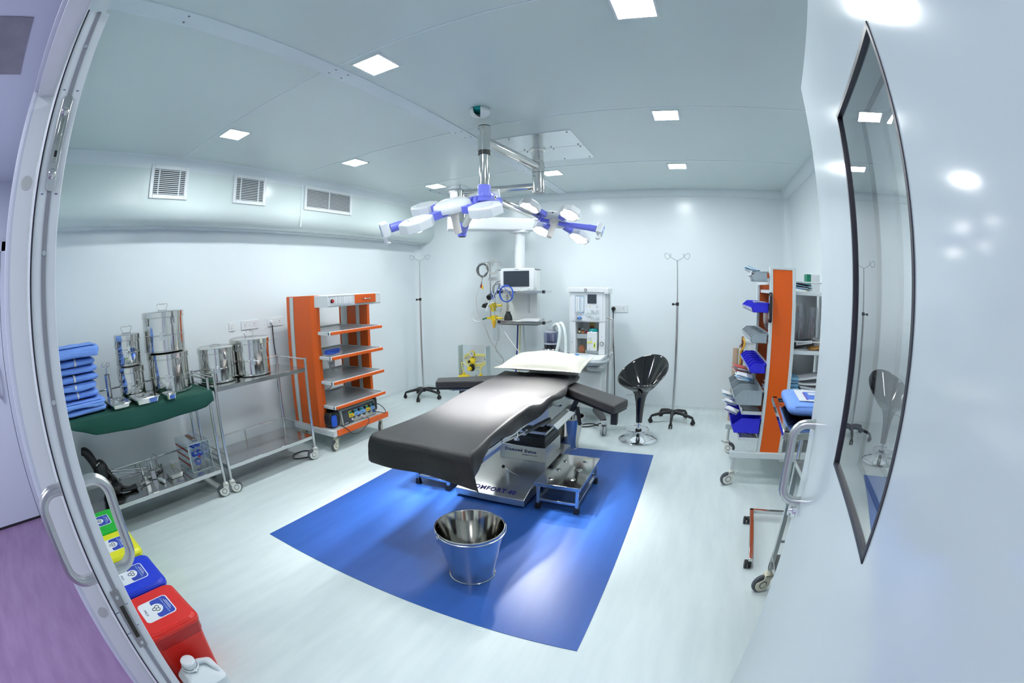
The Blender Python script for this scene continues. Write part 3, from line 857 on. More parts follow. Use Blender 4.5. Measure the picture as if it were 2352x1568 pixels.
# ============================================================ SURGICAL LIGHT
sl_ = thing('surgical_light', 'ceiling surgical light with two four-lamp white and violet heads on steel arms', 'surgical light', (-1.335,3.63,ZC))
b = MB(); b.bb(-1.72,-.915,3.225,4.045,ZC-.004,ZC); b.bb(-1.72,-.915,3.634,3.637,ZC-.0046,ZC-.0038,1)
for x in (-1.68,-1.45,-1.2,-.955):
    for y in (3.265,3.60,3.67,4.005): b.cyl((x,y,ZC-.008),(x,y,ZC-.004),.008,n=8,m=1)
b.build('ceiling_plate', [PLATE, GUN], sl_)
b = MB(); b.cyl((-1.335,3.63,ZC-.004),(-1.335,3.63,2.71),.052,n=28); b.cyl((-1.335,3.63,2.70),(-1.335,3.63,2.60),.056,n=28)
b.cyl((-1.335,3.63,2.597),(-1.335,3.63,2.425),.056,n=28); b.cyl((-1.335,3.63,ZC-.02),(-1.335,3.63,ZC-.004),.07,n=28)
k = b.build('ceiling_column', POLISH, sl_)
MB().cyl((-1.335,3.63,2.425),(-1.335,3.63,2.415),.054,n=28).build('end_cap', GUN, k)
b = MB()
for z,a in ((2.66,R(-90)),(2.66,R(40)),(2.56,R(-110)),(2.74,R(-60))): b.cyl((-1.335+.054*math.cos(a),3.63+.054*math.sin(a),z),(-1.335+.062*math.cos(a),3.63+.062*math.sin(a),z),.007,n=8)
b.build_each('bolt', GUN, k)
HA = Vector((-1.42,2.76,0)); HB = Vector((-2.07,3.57,0)); CC = Vector((-1.335,3.63,0))
MB().cyl(CC+ZZ*2.655, HA+ZZ*2.655, .036, n=20).build('upper_arm', POLISH, sl_)
MB().cyl(CC+ZZ*2.475, HB+ZZ*2.475, .034, n=20).build('lower_arm', POLISH, sl_)
# hub with drop tube, A
b = MB(); b.cyl(HA+ZZ*2.765, HA+ZZ*2.575, .047, n=28); b.build('hub_sleeve', POLISH, sl_)
b = MB(); b.cyl(HA+ZZ*2.575, HA+ZZ*2.545, .044, n=28); b.cyl(HA+ZZ*2.765, HA+ZZ*2.772, .044, n=28); b.build_each('hub_ring', BLACK, sl_)
MB().cyl(HA+ZZ*2.55, HA+ZZ*2.31, .036, n=24).build('drop_tube', POLISH, sl_)
b = MB(); b.cyl(HB+ZZ*2.50, HB+ZZ*2.40, .042, n=24); b.build('hub_sleeve', POLISH, sl_)
MB().cyl(HB+ZZ*2.41, HB+ZZ*2.18, .036, n=24).build('drop_tube', POLISH, sl_)

def lamp_head(C, P, bar, emit, light_pow, foc, S=1.0):
    """four hexagonal pods around a dome; P = two pod vectors, emit = beam direction"""
    C = Vector(C); e = Vector(emit).normalized(); P = [Vector(p) for p in P]
    P = [p-e*p.dot(e) for p in P]; bar = Vector(bar); bar = (bar-e*bar.dot(e)).normalized()
    up = -e
    f = MB()
    y = up.cross(bar)
    T = Matrix(((bar.x,y.x,up.x,C.x),(bar.y,y.y,up.y,C.y),(bar.z,y.z,up.z,C.z),(0,0,0,1)))
    Rm = T.to_3x3()
    f.lathe([(r_*S,z_*S) for r_,z_ in [(.118,-.010),(.122,.010),(.118,.034),(.09,.052),(.04,.060),(0,.062)]], C, 36, Rm, capb=True)
    hd = f.build('lamp_head', LAMPWHITE, sl_, ang=50)
    MB().cyl(C+T.to_3x3()@Vector((0,-.122,.012)), C+Rm@Vector((0,-.127,.012)), .006, n=8).build('screw', BLACK, hd)
    # pods
    for sgn in (1,-1):
        for p in P:
            d = (p*sgn).normalized(); q = C + p*sgn; w = up.cross(d)
            Tp = Matrix(((d.x,w.x,up.x,q.x),(d.y,w.y,up.y,q.y),(d.z,w.z,up.z,q.z),(0,0,0,1))) @ Matrix.Scale(S,4)
            hexo = [(-.085,-.045),(-.035,-.088),(.055,-.088),(.112,-.045),(.112,.045),(.055,.088),(-.035,.088),(-.085,.045)]
            hexi = [(x*.93,y_*.92) for x,y_ in hexo]
            pm = MB(); pm.prism(hexo,-.034,.018,Tp,poly1=None); pm.prism(hexo,.018,.026,Tp,poly1=hexi)
            pod = pm.build('lamp_pod', LAMPWHITE, sl_, bevel=.003)
            face = MB(); face.prism([(x*.90,y_*.88) for x,y_ in hexo],-.0355,-.033,Tp); MATS.get('lens_plate') and setattr(MATS['lens_plate'].cycles,'emission_sampling','NONE'); fo = face.build('lens_plate', mat('lens_plate',(.75,.75,.73),.3,emit=(1,.99,.97),estr=.9), pod)
            led = MB()
            for (lx,ly) in ((-.045,0),(-.03,-.045),(-.03,.045),(.012,-.055),(.012,.055),(.012,0),(.052,-.030),(.052,.030),(.08,0),(.05,-.066),(.05,.066),(-.012,-.024),(-.012,.024)):
                led.cyl(Tp@Vector((lx,ly,-.0355)), Tp@Vector((lx,ly,-.037)), .0165, n=10)
            led.build('led_lens', LAMPEM, pod)
            vt = MB()
            for k in range(9):
                a = R(-55+110*k/8); rr = .036
                for s2 in (1,):
                    vt.cyl(Tp@Vector((.012+s2*rr*math.cos(a),rr*1.3*math.sin(a),.0255)), Tp@Vector((.012+s2*(rr+.010)*math.cos(a),(rr+.010)*1.3*math.sin(a),.0265)), .0014, n=5)
            vt.build('cooling_vent', mat('vent_grey',(.35,.38,.40),.5), pod)
            # violet neck between dome and pod
            nk = MB(); nb = [(-.165,-.030),(-.075,-.022),(-.075,.022),(-.165,.030)]
            nk.prism(nb,-.026,.020,Tp)
            for k in range(4): nk.box(Tp@Vector((-.088-.012*k,.0,.021)),(.005,.030,.004),Tp.to_3x3())
            nk.build('pod_neck', LAMPBLUE, sl_, bevel=.004)
            l = bpy.data.lights.new('pod_lamp','SPOT'); l.energy = light_pow; l.color = (1,.985,.96); l.spot_size = R(46); l.spot_blend = 1.0; l.shadow_soft_size = .05
            lo = bpy.data.objects.new('pod_lamp', l); COL.objects.link(lo)
            pos = q - up*.045*S; dr = (Vector(foc)-pos).normalized()
            lo.matrix_world = Matrix.Translation(pos) @ dr.to_track_quat('-Z','Y').to_matrix().to_4x4()
    # sterile handle under the dome
    hm = MB(); hm.lathe([(.052,-.010),(.054,-.028),(.044,-.04),(.030,-.05),(.026,-.09),(.027,-.185),(.020,-.19)], C, 24, Rm, capt=True)
    hm.build('sterile_handle', mat('warm_white',(.80,.77,.71),.5), hd, ang=50)
    # bar that carries the head, ending in the control box
    bm = MB(); off = Rm@Vector((0,-.0,.0))
    s0 = C - bar*.17*S + up*.0; s1 = C + bar*.36*S
    side = y*(-.0)
    bm.tube([s0+e*.012, C+e*.018-bar*.05, C+e*.022+bar*.08, s1+e*.004], [.026,.020,.024,.030], 12)
    bm.cyl(s1+e*.004-bar*.02, s1+e*.004+bar*.055, .031, n=20)
    bm.build('carrier_bar', LAMPBLUE, sl_, ang=60)
    cb = MB(); q = s1+bar*.095
    cb.box(q, (.055,.085,.10), Rm); cb.box(q+bar*.012+e*.075, (.020,.030,.05), Rm); cb.box(q+bar*.0+e*.10, (.034,.030,.014), Rm)
    k = cb.build('control_box', LAMPWHITE, sl_, bevel=.006)
    kp = MB(); kp.box(q+bar*.0285, (.002,.030,.075), Rm, 0); kp.box(q+bar*.0295+up*.022,(.001,.024,.02),Rm,1); kp.box(q+bar*.0295,(.001,.018,.018),Rm,2); kp.box(q+bar*.0295-up*.024,(.001,.022,.018),Rm,1)
    kp.build('keypad', [mat('keypad_blue',(.28,.40,.66),.4), BLUECAP, PAPER], k)
    return s0, hd
sA, hdA = lamp_head((-1.321,4.045,2.218), ((.18,.164,-.129),(.198,-.188,.041)), (.378,-.024,-.088), (-.230,-.433,-.872), 380, (-1.44,3.06,.78))
sB, hdB = lamp_head((-1.611,2.650,2.150), ((-.106,-.263,-.124),(.291,-.097,-.042)), (-.279,-.279,-.133), (-.011,.422,-.907), 680, (-1.40,2.72,.78), 1.12)
# spring arm A: violet elbow, steel tube, violet sleeve
eA = HA+ZZ*2.235
b = MB(); b.cyl(HA+ZZ*2.315, HA+ZZ*2.195, .046, .046, 28)
dA = (sA-eA).normalized()
b.cyl(eA+dA*.0, eA+dA*.26, .052, .036, 24); b.sphere(eA,.05)
b.build('elbow_cover', LAMPBLUE, sl_, bevel=.004)
sdA = dA.cross(ZZ).normalized()
b = MB(); b.cyl(eA+dA*.075+sdA*.045, eA+dA*.075+sdA*.052, .018, n=18, m=0); b.cyl(eA+dA*.075+sdA*.052, eA+dA*.075+sdA*.055, .007, n=12, m=1)
b.build('pivot_cap', [LAMPWHITE, BLACK], sl_)
MB().cyl(eA+dA*.24, sA-dA*.06, .031, n=20).build('spring_arm', POLISH, sl_)
MB().cyl(sA-dA*.09, sA+dA*.03, .036, n=20).build('arm_sleeve', LAMPBLUE, sl_, bevel=.003)
eB = HB+ZZ*2.12; dB = (sB-eB).normalized()
b = MB(); b.cyl(HB+ZZ*2.19, HB+ZZ*2.06, .046, .040, 24); b.cyl(eB, eB+dB*.24, .050, .036, 24); b.build('elbow_cover', LAMPBLUE, sl_, bevel=.004)
MB().cyl(HB+ZZ*2.06, HB+ZZ*2.055, .030, n=16).build('elbow_cap', BLACK, sl_)
MB().cyl(eB+dB*.22, sB-dB*.05, .031, n=20).build('spring_arm', POLISH, sl_)
MB().cyl(sB-dB*.08, sB+dB*.03, .036, n=20).build('arm_sleeve', LAMPBLUE, sl_, bevel=.003)

# ============================================================ CEILING PENDANT
pd = thing('ceiling_pendant', 'white ceiling pendant arm carrying a shelf panel with steel edged shelves', 'equipment pendant', (-2.89,4.82,ZC))
b = MB(); b.bb(-3.17,-2.66,4.57,5.07,ZC-.004,ZC)
for x in (-3.13,-2.70):
    for y in (4.61,4.82,5.03): b.cyl((x,y,ZC-.008),(x,y,ZC-.003),.008,n=8,m=1)
b.build('ceiling_plate', [PLATE, GUN], pd)
b = MB(); b.cyl((-2.89,4.82,ZC),(-2.89,4.82,2.42),.068,n=32); b.cyl((-2.89,4.82,ZC-.03),(-2.89,4.82,ZC),.085,n=32); b.build('column', WHITE, pd)
a0 = Vector((-2.97,4.76,0)); a1 = Vector((-2.06,5.375,0)); d = (a1-a0).normalized(); pr = Vector((-d.y,d.x,0))
T = Matrix(((pr.x,0,d.x,a0.x),(pr.y,0,d.y,a0.y),(0,1,0,2.385),(0,0,0,1)))
b = MB(); b.prism(rrect(.19,.165,.02,4), 0, (a1-a0).length, T); b.build('arm', WHITE, pd, bevel=.004)
MB().box(a1+d*.001+ZZ*2.385,(.172,.008,.147),Matrix.Rotation(math.atan2(-d.x,d.y),3,'Z')).build('arm_end_cap', GREYEN, pd)
PX = -2.215; PY = 5.29
b = MB(); b.bb(PX-.11,PX+.11,PY-.09,PY+.09,2.275,2.305); b.cyl((PX,PY,2.28),(PX,PY,1.75),.068,n=32); b.build('drop_column', WHITE, pd, bevel=.003)
b = MB(); b.bb(-2.50,-1.965,5.23,5.36,1.10,1.795); pn = b.build('panel', WHITEM, pd, bevel=.006)
b = MB()
for x in (-2.37,-2.075): b.bb(x-.011,x+.011,5.222,5.232,1.25,1.47)
b.build_each('slot_rail', ALU, pn)
b = MB()
for x in (-2.37,-2.075):
    for z in (1.135,1.47,1.505): b.cyl((x,5.23,z),(x,5.222,z),.011,n=12)
b.build_each('screw', ALU, pn)
b = MB(); b.bb(-2.505,-1.96,5.225,5.365,1.795,1.803); b.bb(-2.505,-1.96,5.225,5.365,1.093,1.10); b.build_each('edge_strip', GUN, pn)
def pshelf(z, lab):
    s = MB().bb(-2.35,-1.775,4.945,5.23,z-.022,z).build('shelf', WHITEM, pd, bevel=.003)
    MB().bb(-2.35,-1.77,4.930,4.946,z-.026,z+.006).build('front_rail', STEEL, s, bevel=.002)
    b = MB(); b.bb(-1.777,-1.763,4.935,5.21,z-.022,z+.004,1); b.bb(-2.362,-2.348,4.935,5.21,z-.022,z+.004,1)
    b.bb(-1.785,-1.755,4.920,4.952,z-.028,z+.010,0); b.bb(-2.370,-2.335,4.920,4.952,z-.028,z+.010,0); b.build_each('rail_cap', [BLACK, ALU], s, bevel=.003)
pshelf(1.53,''); pshelf(1.165,'')
# infusion pole on the side of the pendant
b = MB(); b.cyl((-2.575,5.15,1.17),(-2.575,5.15,1.90),.012,n=14)
ip = b.build('infusion_pole', STEEL, pd)
b = MB(); b.bb(-2.60,-2.49,5.16,5.175,1.665,1.71); b.bb(-2.595,-2.555,5.135,5.175,1.67,1.705); b.build('pole_bracket', ALU, pd, bevel=.002)
for k in range(4):
    a = R(12+90*k); c = Vector((-2.575,5.15,1.895)); e_ = Vector((math.cos(a),math.sin(a),0))
    MB().tube(smooth_path([c, c+e_*.07+ZZ*.005, c+e_*.13, c+e_*.155-ZZ*.025, c+e_*.13-ZZ*.038, c+e_*.10-ZZ*.012],6), .004, 6).build('hook', STEEL, ip)

# patient monitor
mo = thing('patient_monitor', 'white patient monitor with a dark blank screen on the upper pendant shelf', 'monitor', (-2.10,5.03,1.532))
T = T_xz(0)
b = MB(); b.prism(rrect(.435,.275,.035,6,-2.125,1.671), 4.965, 5.02, T); b.prism(rrect(.39,.235,.03,5,-2.125,1.672), 5.02, 5.15, T)
b.bb(-2.27,-1.98,5.0,5.14,1.5315,1.545)
k = b.build('housing', WHITE, mo, bevel=.004)
MB().bb(-2.298,-1.962,4.9615,4.966,1.585,1.775).build('screen', SCREEN, mo)
b = MB()
for i,(x) in enumerate((-2.225,-2.185,-2.145,-2.105,-2.065,-2.02)): b.cyl((x,4.965,1.556),(x,4.962,1.556),.0075,n=10,m=(0 if i==0 else 1 if i==1 else 2))
b.build_each('button', [mat('button_amber',(.75,.55,.25),.4), TEAL, GREYEN], mo)
MB().cyl((-1.968,4.966,1.556),(-1.968,4.951,1.556),.016,.014,20).build('dial', GREYEN, mo)
text_mesh('PHILIPS', .016, MX((-2.125,4.963,1.793),(1,0,0),(0,0,1)), 'lettering', mat('label_grey',(.32,.35,.38),.5), mo)
b = MB(); b.box((-2.352,5.03,1.663),(.03,.028,.016),None); b.build('plug', BLACK, mo)
b = MB()
for pts in ([(-2.35,5.03,1.66),(-2.42,4.99,1.63),(-2.44,4.98,1.52),(-2.40,5.0,1.50)],[(-2.35,5.04,1.64),(-2.38,5.0,1.60),(-2.36,4.97,1.56),(-2.28,4.955,1.542)],[(-2.35,5.05,1.62),(-2.37,5.0,1.585),(-2.33,4.96,1.55),(-2.24,4.955,1.541)],[(-2.36,5.05,1.63),(-2.45,5.0,1.60),(-2.47,5.02,1.52),(-2.455,5.05,1.44)]):
    b.tube(smooth_path(pts,8), .0045, 6)
b.build('lead', CGREY, mo)

# things on the lower shelf and hanging from the pendant
o = MB(); o.lathe([(.050,0),(.054,.012),(.048,.05),(.032,.085),(.026,.092),(.028,.098),(.034,.108),(.0,.108)], (-2.285,5.06,1.1665), 24, capb=True)
tag(o.build('black_cup', BLACK, ang=40), 'small black bell shaped cup on the lower pendant shelf', 'cup')
o = MB()
for i in range(3):
    o.box((-1.99+.01*i,5.09+.008*i,1.1705+.0085*i),(.27-.02*i,.20,.008),Matrix.Rotation(R(4*i-3),3,'Z'))
tag(o.build('folded_paper', PAPER, bevel=.003), 'flat stack of white papers on the lower pendant shelf', 'papers')
def coil(c, axis_x, axis_y, r, n, jit, tail=None, seed=1):
    rnd = random.Random(seed); c = Vector(c); X = Vector(axis_x); Y = Vector(axis_y); pts = []
    for k in range(n*14):
        a = 2*PI*k/14; rr = r*(1+jit*math.sin(k*.37+seed)+jit*.5*math.sin(k*1.13))
        pts.append(c+X*rr*math.cos(a)+Y*rr*1.12*math.sin(a)+X.cross(Y)*(.012*math.sin(k*.21)))
    if tail: pts += [Vector(p) for p in tail]
    return smooth_path(pts,3)
b = MB(); b.tube(coil((-2.235,4.900,1.50),(1,0,0),(0,0,1),.088,4,.05,[(-2.30,4.90,1.60),(-2.36,4.895,1.53),(-2.42,4.90,1.43),(-2.46,4.95,1.53)],3),.0042,6)
tag(b.build('blue_cable_coil', CBLUE), 'coil of blue cable hanging over the front of the upper pendant shelf', 'cable')
b = MB(); b.tube(smooth_path([(-2.385,4.93,1.52),(-2.395,4.925,1.42),(-2.365,4.92,1.33)],6),.003,6); b.box((-2.345,4.92,1.305),(.055,.02,.055),Matrix.Rotation(R(12),3,'Y'),1)
tag(b.build('finger_clip_sensor', [CLGREY, mat('clip_grey',(.36,.40,.38),.5)]), 'grey clip sensor dangling on a thin lead below the blue cable coil', 'sensor')
b = MB(); b.tube(coil((-2.635,5.06,1.80),(1,0,0),(0,0,1),.072,5,.10,[(-2.64,5.06,1.70),(-2.645,5.05,1.62)],5),.0048,6)
k = b.build('lead_bundle', CGREY); tag(k, 'tangle of dark grey patient leads hung on the pendant pole hook', 'cables')
b = MB()
for i,(dx,m_) in enumerate(((-.012,0),(.0,1),(.012,2))): b.box((-2.645+dx,5.05,1.60-.01*i),(.012,.012,.05),None,m_)
b.build('lead_clip', [BLACK, mat('clip_red',(.6,.05,.03),.4), YELLOW], k)
b = MB(); b.tube(coil((-2.50,5.06,1.83),(1,0,0),(0,0,1),.075,3,.16,None,9),.003,6)
tag(b.build('thin_lead_loop', CLGREY), 'loose loops of thin grey lead on the right hook of the pendant pole', 'cables')
# long grey leads down the pole to the suction unit
b = MB(); b.tube(smooth_path([(-2.60,5.02,1.73),(-2.66,4.93,1.45),(-2.62,4.90,1.25),(-2.53,4.91,1.08),(-2.50,4.97,.93),(-2.44,5.02,.80),(-2.36,5.05,.68),(-2.40,5.1,.60),(-2.52,5.16,.625)],8),.0045,6)
b.tube(smooth_path([(-2.555,5.04,1.73),(-2.53,4.90,1.5),(-2.42,4.90,1.33),(-2.385,4.95,1.10),(-2.40,5.0,.95),(-2.45,5.03,.80),(-2.37,5.05,.68)],8),.0035,6)
tag(b.build('monitor_lead', CLGREY), 'long thin grey lead hanging from the pendant pole down towards the suction stand', 'cable')
# flowmeter regulators with yellow bodies on the pendant side
def regulator(x, y, z, label, jar):
    t = thing('suction_regulator', label, 'regulator', (x,y,z))
    b = MB(); b.cyl((x,y+.05,z),(x,y-.03,z),.038,n=20); b.cyl((x+.02,y,z),(x+.12,y,z),.014,n=12); b.cyl((x-.03,y,z-.0),(x-.10,y,z),.014,n=12)
    b.bb(x-.02,x+.025,y-.03,y+.03,z-.075,z+.0); b.build('body', YELLOW, t, bevel=.003)
    b = MB(); b.cyl((x-.10,y,z),(x-.165,y,z-.018),.010,n=8); b.build('hose_tail', DKGREEN, t)
    if jar:
        b = MB(); b.lathe([(.046,0),(.048,-.02),(.044,-.21),(.036,-.225),(0,-.228)], (x+.03,y,z-.055), 24); b.build('jar', CLEAR, t)
        MB().cyl((x+.012,y-.03,z-.03),(x+.012,y-.03,z-.115),.018,n=14).build('float_tube', mat('amber_plastic',(.78,.42,.02),.35), t)
    else:
        b = MB(); b.cyl((x-.02,y-.03,z+.12),(x-.02,y-.09,z+.10),.036,.034,18); b.cyl((x-.075,y-.03,z+.005),(x-.085,y-.09,z-.005),.034,.031,18); b.build('knob', BLACK, t, bevel=.003)
        b = MB(); b.tube([(x+.02,y,z+.02),(x+.05,y-.02,z-.06)],.016,10); b.build('flow_tube', CLEAR, t)
regulator(-2.49,5.06,1.35,'yellow regulator with two black knobs, upper one beside the pendant',False)
regulator(-2.48,5.06,1.19,'yellow regulator over a clear jar, lower one beside the pendant',True)
b = MB(); 
for k in range(5): b.tube(smooth_path([(-2.545+.006*k,4.945,1.30-.006*k),(-2.49,4.94,1.385-.005*k),(-2.42+.004*k,4.95,1.44-.01*k)],6),.0055,6)
b.tube(smooth_path([(-2.56,4.95,1.32),(-2.70,4.96,1.31),(-2.76,4.98,1.22),(-2.70,4.98,1.15),(-2.60,5.0,1.155)],8),.0045,6)
tag(b.build('clear_hose', SILI), 'bundle of clear white tubing looped over the yellow regulators', 'tubing')
# hoses dropping from the pendant panel
for x,m_,lab,dx in ((-2.245,mat('hose_navy',(.01,.02,.22),.4),'dark blue gas hose dropping from the pendant panel',-.03),(-2.215,mat('hose_yellow',(.74,.68,.33),.45),'yellow gas hose beside the dark blue one under the pendant',0),(-2.17,mat('hose_white',(.62,.68,.70),.45),'white gas hose sloping right from under the pendant',.12)):
    b = MB(); b.tube(smooth_path([(x,5.27,1.090),(x-.01+dx*.3,5.27,.7),(x-.02+dx,5.27,.3),(x-.02+dx*1.5,5.2,.05),(x+.1+dx*2,5.1,.012)],6),.010,8)
    tag(b.build('gas_hose', m_), lab, 'hose')
b = MB(); b.tube(smooth_path([(-2.36,5.0,1.12),(-2.30,4.96,1.04),(-2.13,4.9,.86),(-1.98,4.85,.72),(-1.90,4.8,.50),(-1.80,4.8,.2),(-1.7,4.85,.010)],8),.0055,6)
tag(b.build('mains_lead', mat('cord_pale',(.60,.64,.64),.5)), 'pale cord running from the lower pendant shelf down behind the pillow', 'cord')

# ============================================================ SUCTION UNIT ON ACRYLIC STAND
su = thing('suction_unit', 'yellow suction regulator and jars on a clear acrylic stand by the back wall', 'suction unit', (-2.9,5.3,0))
b = MB(); b.bb(-3.12,-2.70,5.335,5.345,.02,.79); b.build('back_sheet', CLEAR, su)
for x in (-3.12,-2.695): MB().bb(x-.006,x+.006,5.22,5.345,.02,.79).build('side_sheet', CLEARED, su)
MB().bb(-3.13,-2.68,5.15,5.36,.0,.02).build('foot', CLEARED, su)
MB().bb(-3.11,-2.705,5.325,5.335,.56,.64).build('mounting_bar', WHITE, su, bevel=.003)
b = MB()
for x in (-3.06,-2.76): b.cyl((x,5.325,.605),(x,5.318,.605),.006,n=8)
b.build_each('bar_screw', BLACK, su)
cx, cy = -2.92, 5.27
b = MB(); b.sphere((cx,cy,.585),.048,(1,.9,1),18,12); b.cyl((cx,cy,.585),(cx,cy+.06,.585),.03,n=14); b.build('regulator_body', YELLOW, su)
b = MB(); b.cyl((cx,cy+.0,.682),(cx,cy-.03,.682),.042,n=24,m=0); b.cyl((cx,cy-.03,.682),(cx,cy-.032,.682),.034,n=24,m=1); b.box((cx+.005,cy-.033,.684),(.040,.002,.006),Matrix.Rotation(R(45),3,'Y'),2); b.cyl((cx,cy,.60),(cx,cy,.66),.012,n=10,m=2)
b.build('vacuum_gauge', [YELLOW, GAUGE, BLACK], su)
b = MB(); b.cyl((cx-.03,cy-.035,.58),(cx-.03,cy-.062,.575),.016,n=14,m=0); b.cyl((cx+.045,cy,.59),(cx+.095,cy,.595),.011,n=12,m=1); b.build_each('side_knob', [BLACK, CHROME], su)
b = MB(); b.cyl((cx-.01,cy,.485),(cx-.01,cy-.025,.485),.045,n=24,m=0); b.cyl((cx-.025,cy-.025,.48),(cx-.035,cy-.06,.478),.032,.029,20,m=1); b.cyl((cx,cy,.50),(cx,cy,.56),.010,n=8,m=0)
b.build('selector_knob', [BLACK, YELLOW], su, bevel=.002)
for xx,lb in ((-3.05,0),(-2.79,1)):
    b = MB(); b.lathe([(.085,.35),(.088,.362),(.07,.378),(.02,.386),(0,.386)], (xx,5.25,0), 26, capb=True, m=0); b.cyl((xx,5.25,.385),(xx,5.25,.415),.020,n=14,m=0); b.cyl((xx-.055,5.22,.38),(xx-.055,5.22,.40),.008,n=8,m=1)
    l = b.build('jar_lid', [YELLOW, GUN], su)
    b = MB(); b.lathe([(.066,.35),(.068,.20),(.066,.16)], (xx,5.25,0), 24); b.build('jar', CLEAR, su)
    b = MB(); b.lathe([(.075,.17),(.075,.06),(.068,.02),(0,.02)], (xx,5.25,0), 24, capb=False, capt=False); b.build('jar_cup', BLACK, su)
b = MB()
for z,s in ((.665,1),(.655,1),(.645,1)): b.tube(smooth_path([(-3.06,5.30,z-.03),(-3.0,5.29,z+.01),(-2.9,5.29,z+.005),(-2.76,5.29,z+.012),(-2.72,5.30,z-.01)],6),.009,8)
for z in (.545,.53,.515): b.tube(smooth_path([(-3.04,5.30,z+.04),(-2.97,5.29,z),(-2.9,5.29,z-.012),(-2.80,5.29,z),(-2.72,5.30,z+.04)],6),.009,8)
b.tube(smooth_path([(-2.97,5.26,.49),(-3.05,5.26,.54),(-3.09,5.26,.55),(-3.08,5.25,.50),(-3.055,5.25,.42)],6),.008,8)
b.tube(smooth_path([(-2.72,5.28,.56),(-2.77,5.26,.52),(-2.79,5.25,.47),(-2.79,5.25,.41)],6),.008,8); b.tube(smooth_path([(-2.87,5.26,.47),(-2.81,5.26,.48),(-2.77,5.26,.54)],6),.007,8)
b.build('hose', YTUBE, su)
# ============================================================ ANAESTHESIA MACHINE
am = thing('anaesthesia_machine', 'white anaesthesia machine with flow meters, small screen and gauges behind the table head', 'anaesthesia machine', (-1.25,5.05,0))
AX0, AX1, AY = -1.475, -1.045, 5.0
YBK = 5.36
b = MB(); b.bb(AX0,AX1,AY,YBK,1.175,1.535); b.bb(AX0,AX0+.075,AY,YBK,.80,1.175); b.bb(AX1-.075,AX1,AY,YBK,.80,1.175); b.bb(AX0+.075,AX1-.075,YBK-.06,YBK,.80,1.175)
b.build('cabinet', WHITE, am, bevel=.004)
b = MB(); b.prism(rrect(.455,.055,.016,4,(AX0+AX1)/2-.002,1.545), AY-.02, YBK+.01, T_xz(0)); b.bb(AX1-.01,AX1+.035,AY-.02,AY+.25,1.50,1.565); b.build('top_cap', WHITE, am, bevel=.004)
b = MB(); b.cyl((-1.275,AY-.02,1.545),(-1.275,AY-.026,1.545),.017,n=20,m=0); b.cyl((-1.275,AY-.026,1.545),(-1.275,AY-.028,1.545),.009,n=16,m=1); b.build('badge', [GUN, WHITE], am)
fp_ = MB().bb(AX0+.02,AX1-.03,AY-.006,AY,1.185,1.515).build('front_panel', mat('panel_white',(.80,.85,.89),.3), am, bevel=.002)
fm = MB(); fm.bb(-1.408,-1.293,AY-.010,AY-.005,1.275,1.495); k = fm.build('flow_meter', mat('meter_back',(.58,.68,.76),.25), am)
b = MB()
for x,m_ in ((-1.372,0),(-1.318,1)):
    b.bb(x-.021,x+.021,AY-.014,AY-.010,1.285,1.465,m_); b.bb(x-.017,x+.017,AY-.0155,AY-.0135,1.290,1.460,0)
    b.cyl((x-.004,AY-.017,1.295),(x-.004,AY-.017,1.455),.004,n=8,m=2); b.cyl((x+.008,AY-.018,1.285),(x+.008,AY-.018,1.30),.005,n=8,m=3)
b.bb(-1.392,-1.30,AY-.012,AY-.0095,1.478,1.486,3)
b.build('flow_tube', [WHITE, mat('meter_blue',(.25,.48,.75),.3), GAUGE, CLGREY], k)
b = MB(); b.cyl((-1.395,AY-.02,1.222),(-1.320,AY-.02,1.222),.009,n=10,m=1)
for x,m_ in ((-1.385,0),(-1.343,2)): b.cyl((x,AY-.006,1.222),(x,AY-.045,1.222),.017,.015,18,m=m_); b.torus((x+.004,AY-.008,1.248),.013,.002,Matrix.Rotation(R(90),3,'X'),14,5,m=1,a0=0,a1=PI)
b.build('flow_knob', [CHROME, GUN, BLUECAP], am)
MB().bb(-1.255,-1.148,AY-.011,AY-.005,1.390,1.495).build('screen', SCREEN, am)
def gauge(x,z,r):
    b = MB(); b.lathe([(r,0),(r,.010),(r*.85,.012)],(x,AY-.006,z),22,Matrix.Rotation(R(90),3,'X'),m=0); b.cyl((x,AY-.012,z),(x,AY-.015,z),r*.86,n=22,m=1); b.box((x+r*.1,AY-.0165,z+r*.1),(r*1.0,.0012,r*.10),Matrix.Rotation(R(-40),3,'Y'),2)
    b.build('gauge', [GREYEN, GAUGE, CLGREY], am)
gauge(-1.195,1.30,.020); gauge(-1.142,1.30,.020); gauge(-1.195,1.225,.021); gauge(-1.140,1.225,.021); gauge(-1.245,1.265,.028)
b = MB(); b.cyl((-1.14,AY-.006,1.355),(-1.14,AY-.014,1.355),.010,n=14,m=0); b.cyl((-1.225,AY-.006,1.358),(-1.225,AY-.010,1.358),.008,n=12,m=1); b.cyl((-1.265,AY-.006,1.36),(-1.265,AY-.009,1.36),.004,n=8,m=2); b.build_each('button', [CHROME, mat('button_amber',(.75,.55,.25),.4), GUN], am)
b = MB()
for z in (.90,.935,.955,.985): b.cyl((-1.437,AY,z),(-1.437,AY-.004,z),.005,n=8,m=(1 if z<.94 and z>.91 else 0))
b.bb(-1.452,-1.422,AY-.003,AY,.87,1.0,0); b.cyl((-1.082,AY,.93),(-1.082,AY-.018,.93),.021,n=20,m=1); b.cyl((-1.082,AY-.018,.93),(-1.082,AY-.020,.93),.015,n=20,m=0); b.cyl((-1.082,AY,1.01),(-1.082,AY-.003,1.01),.004,n=8,m=2)
b.build_each('port', [WHITE, GUN, CBLUE], am)
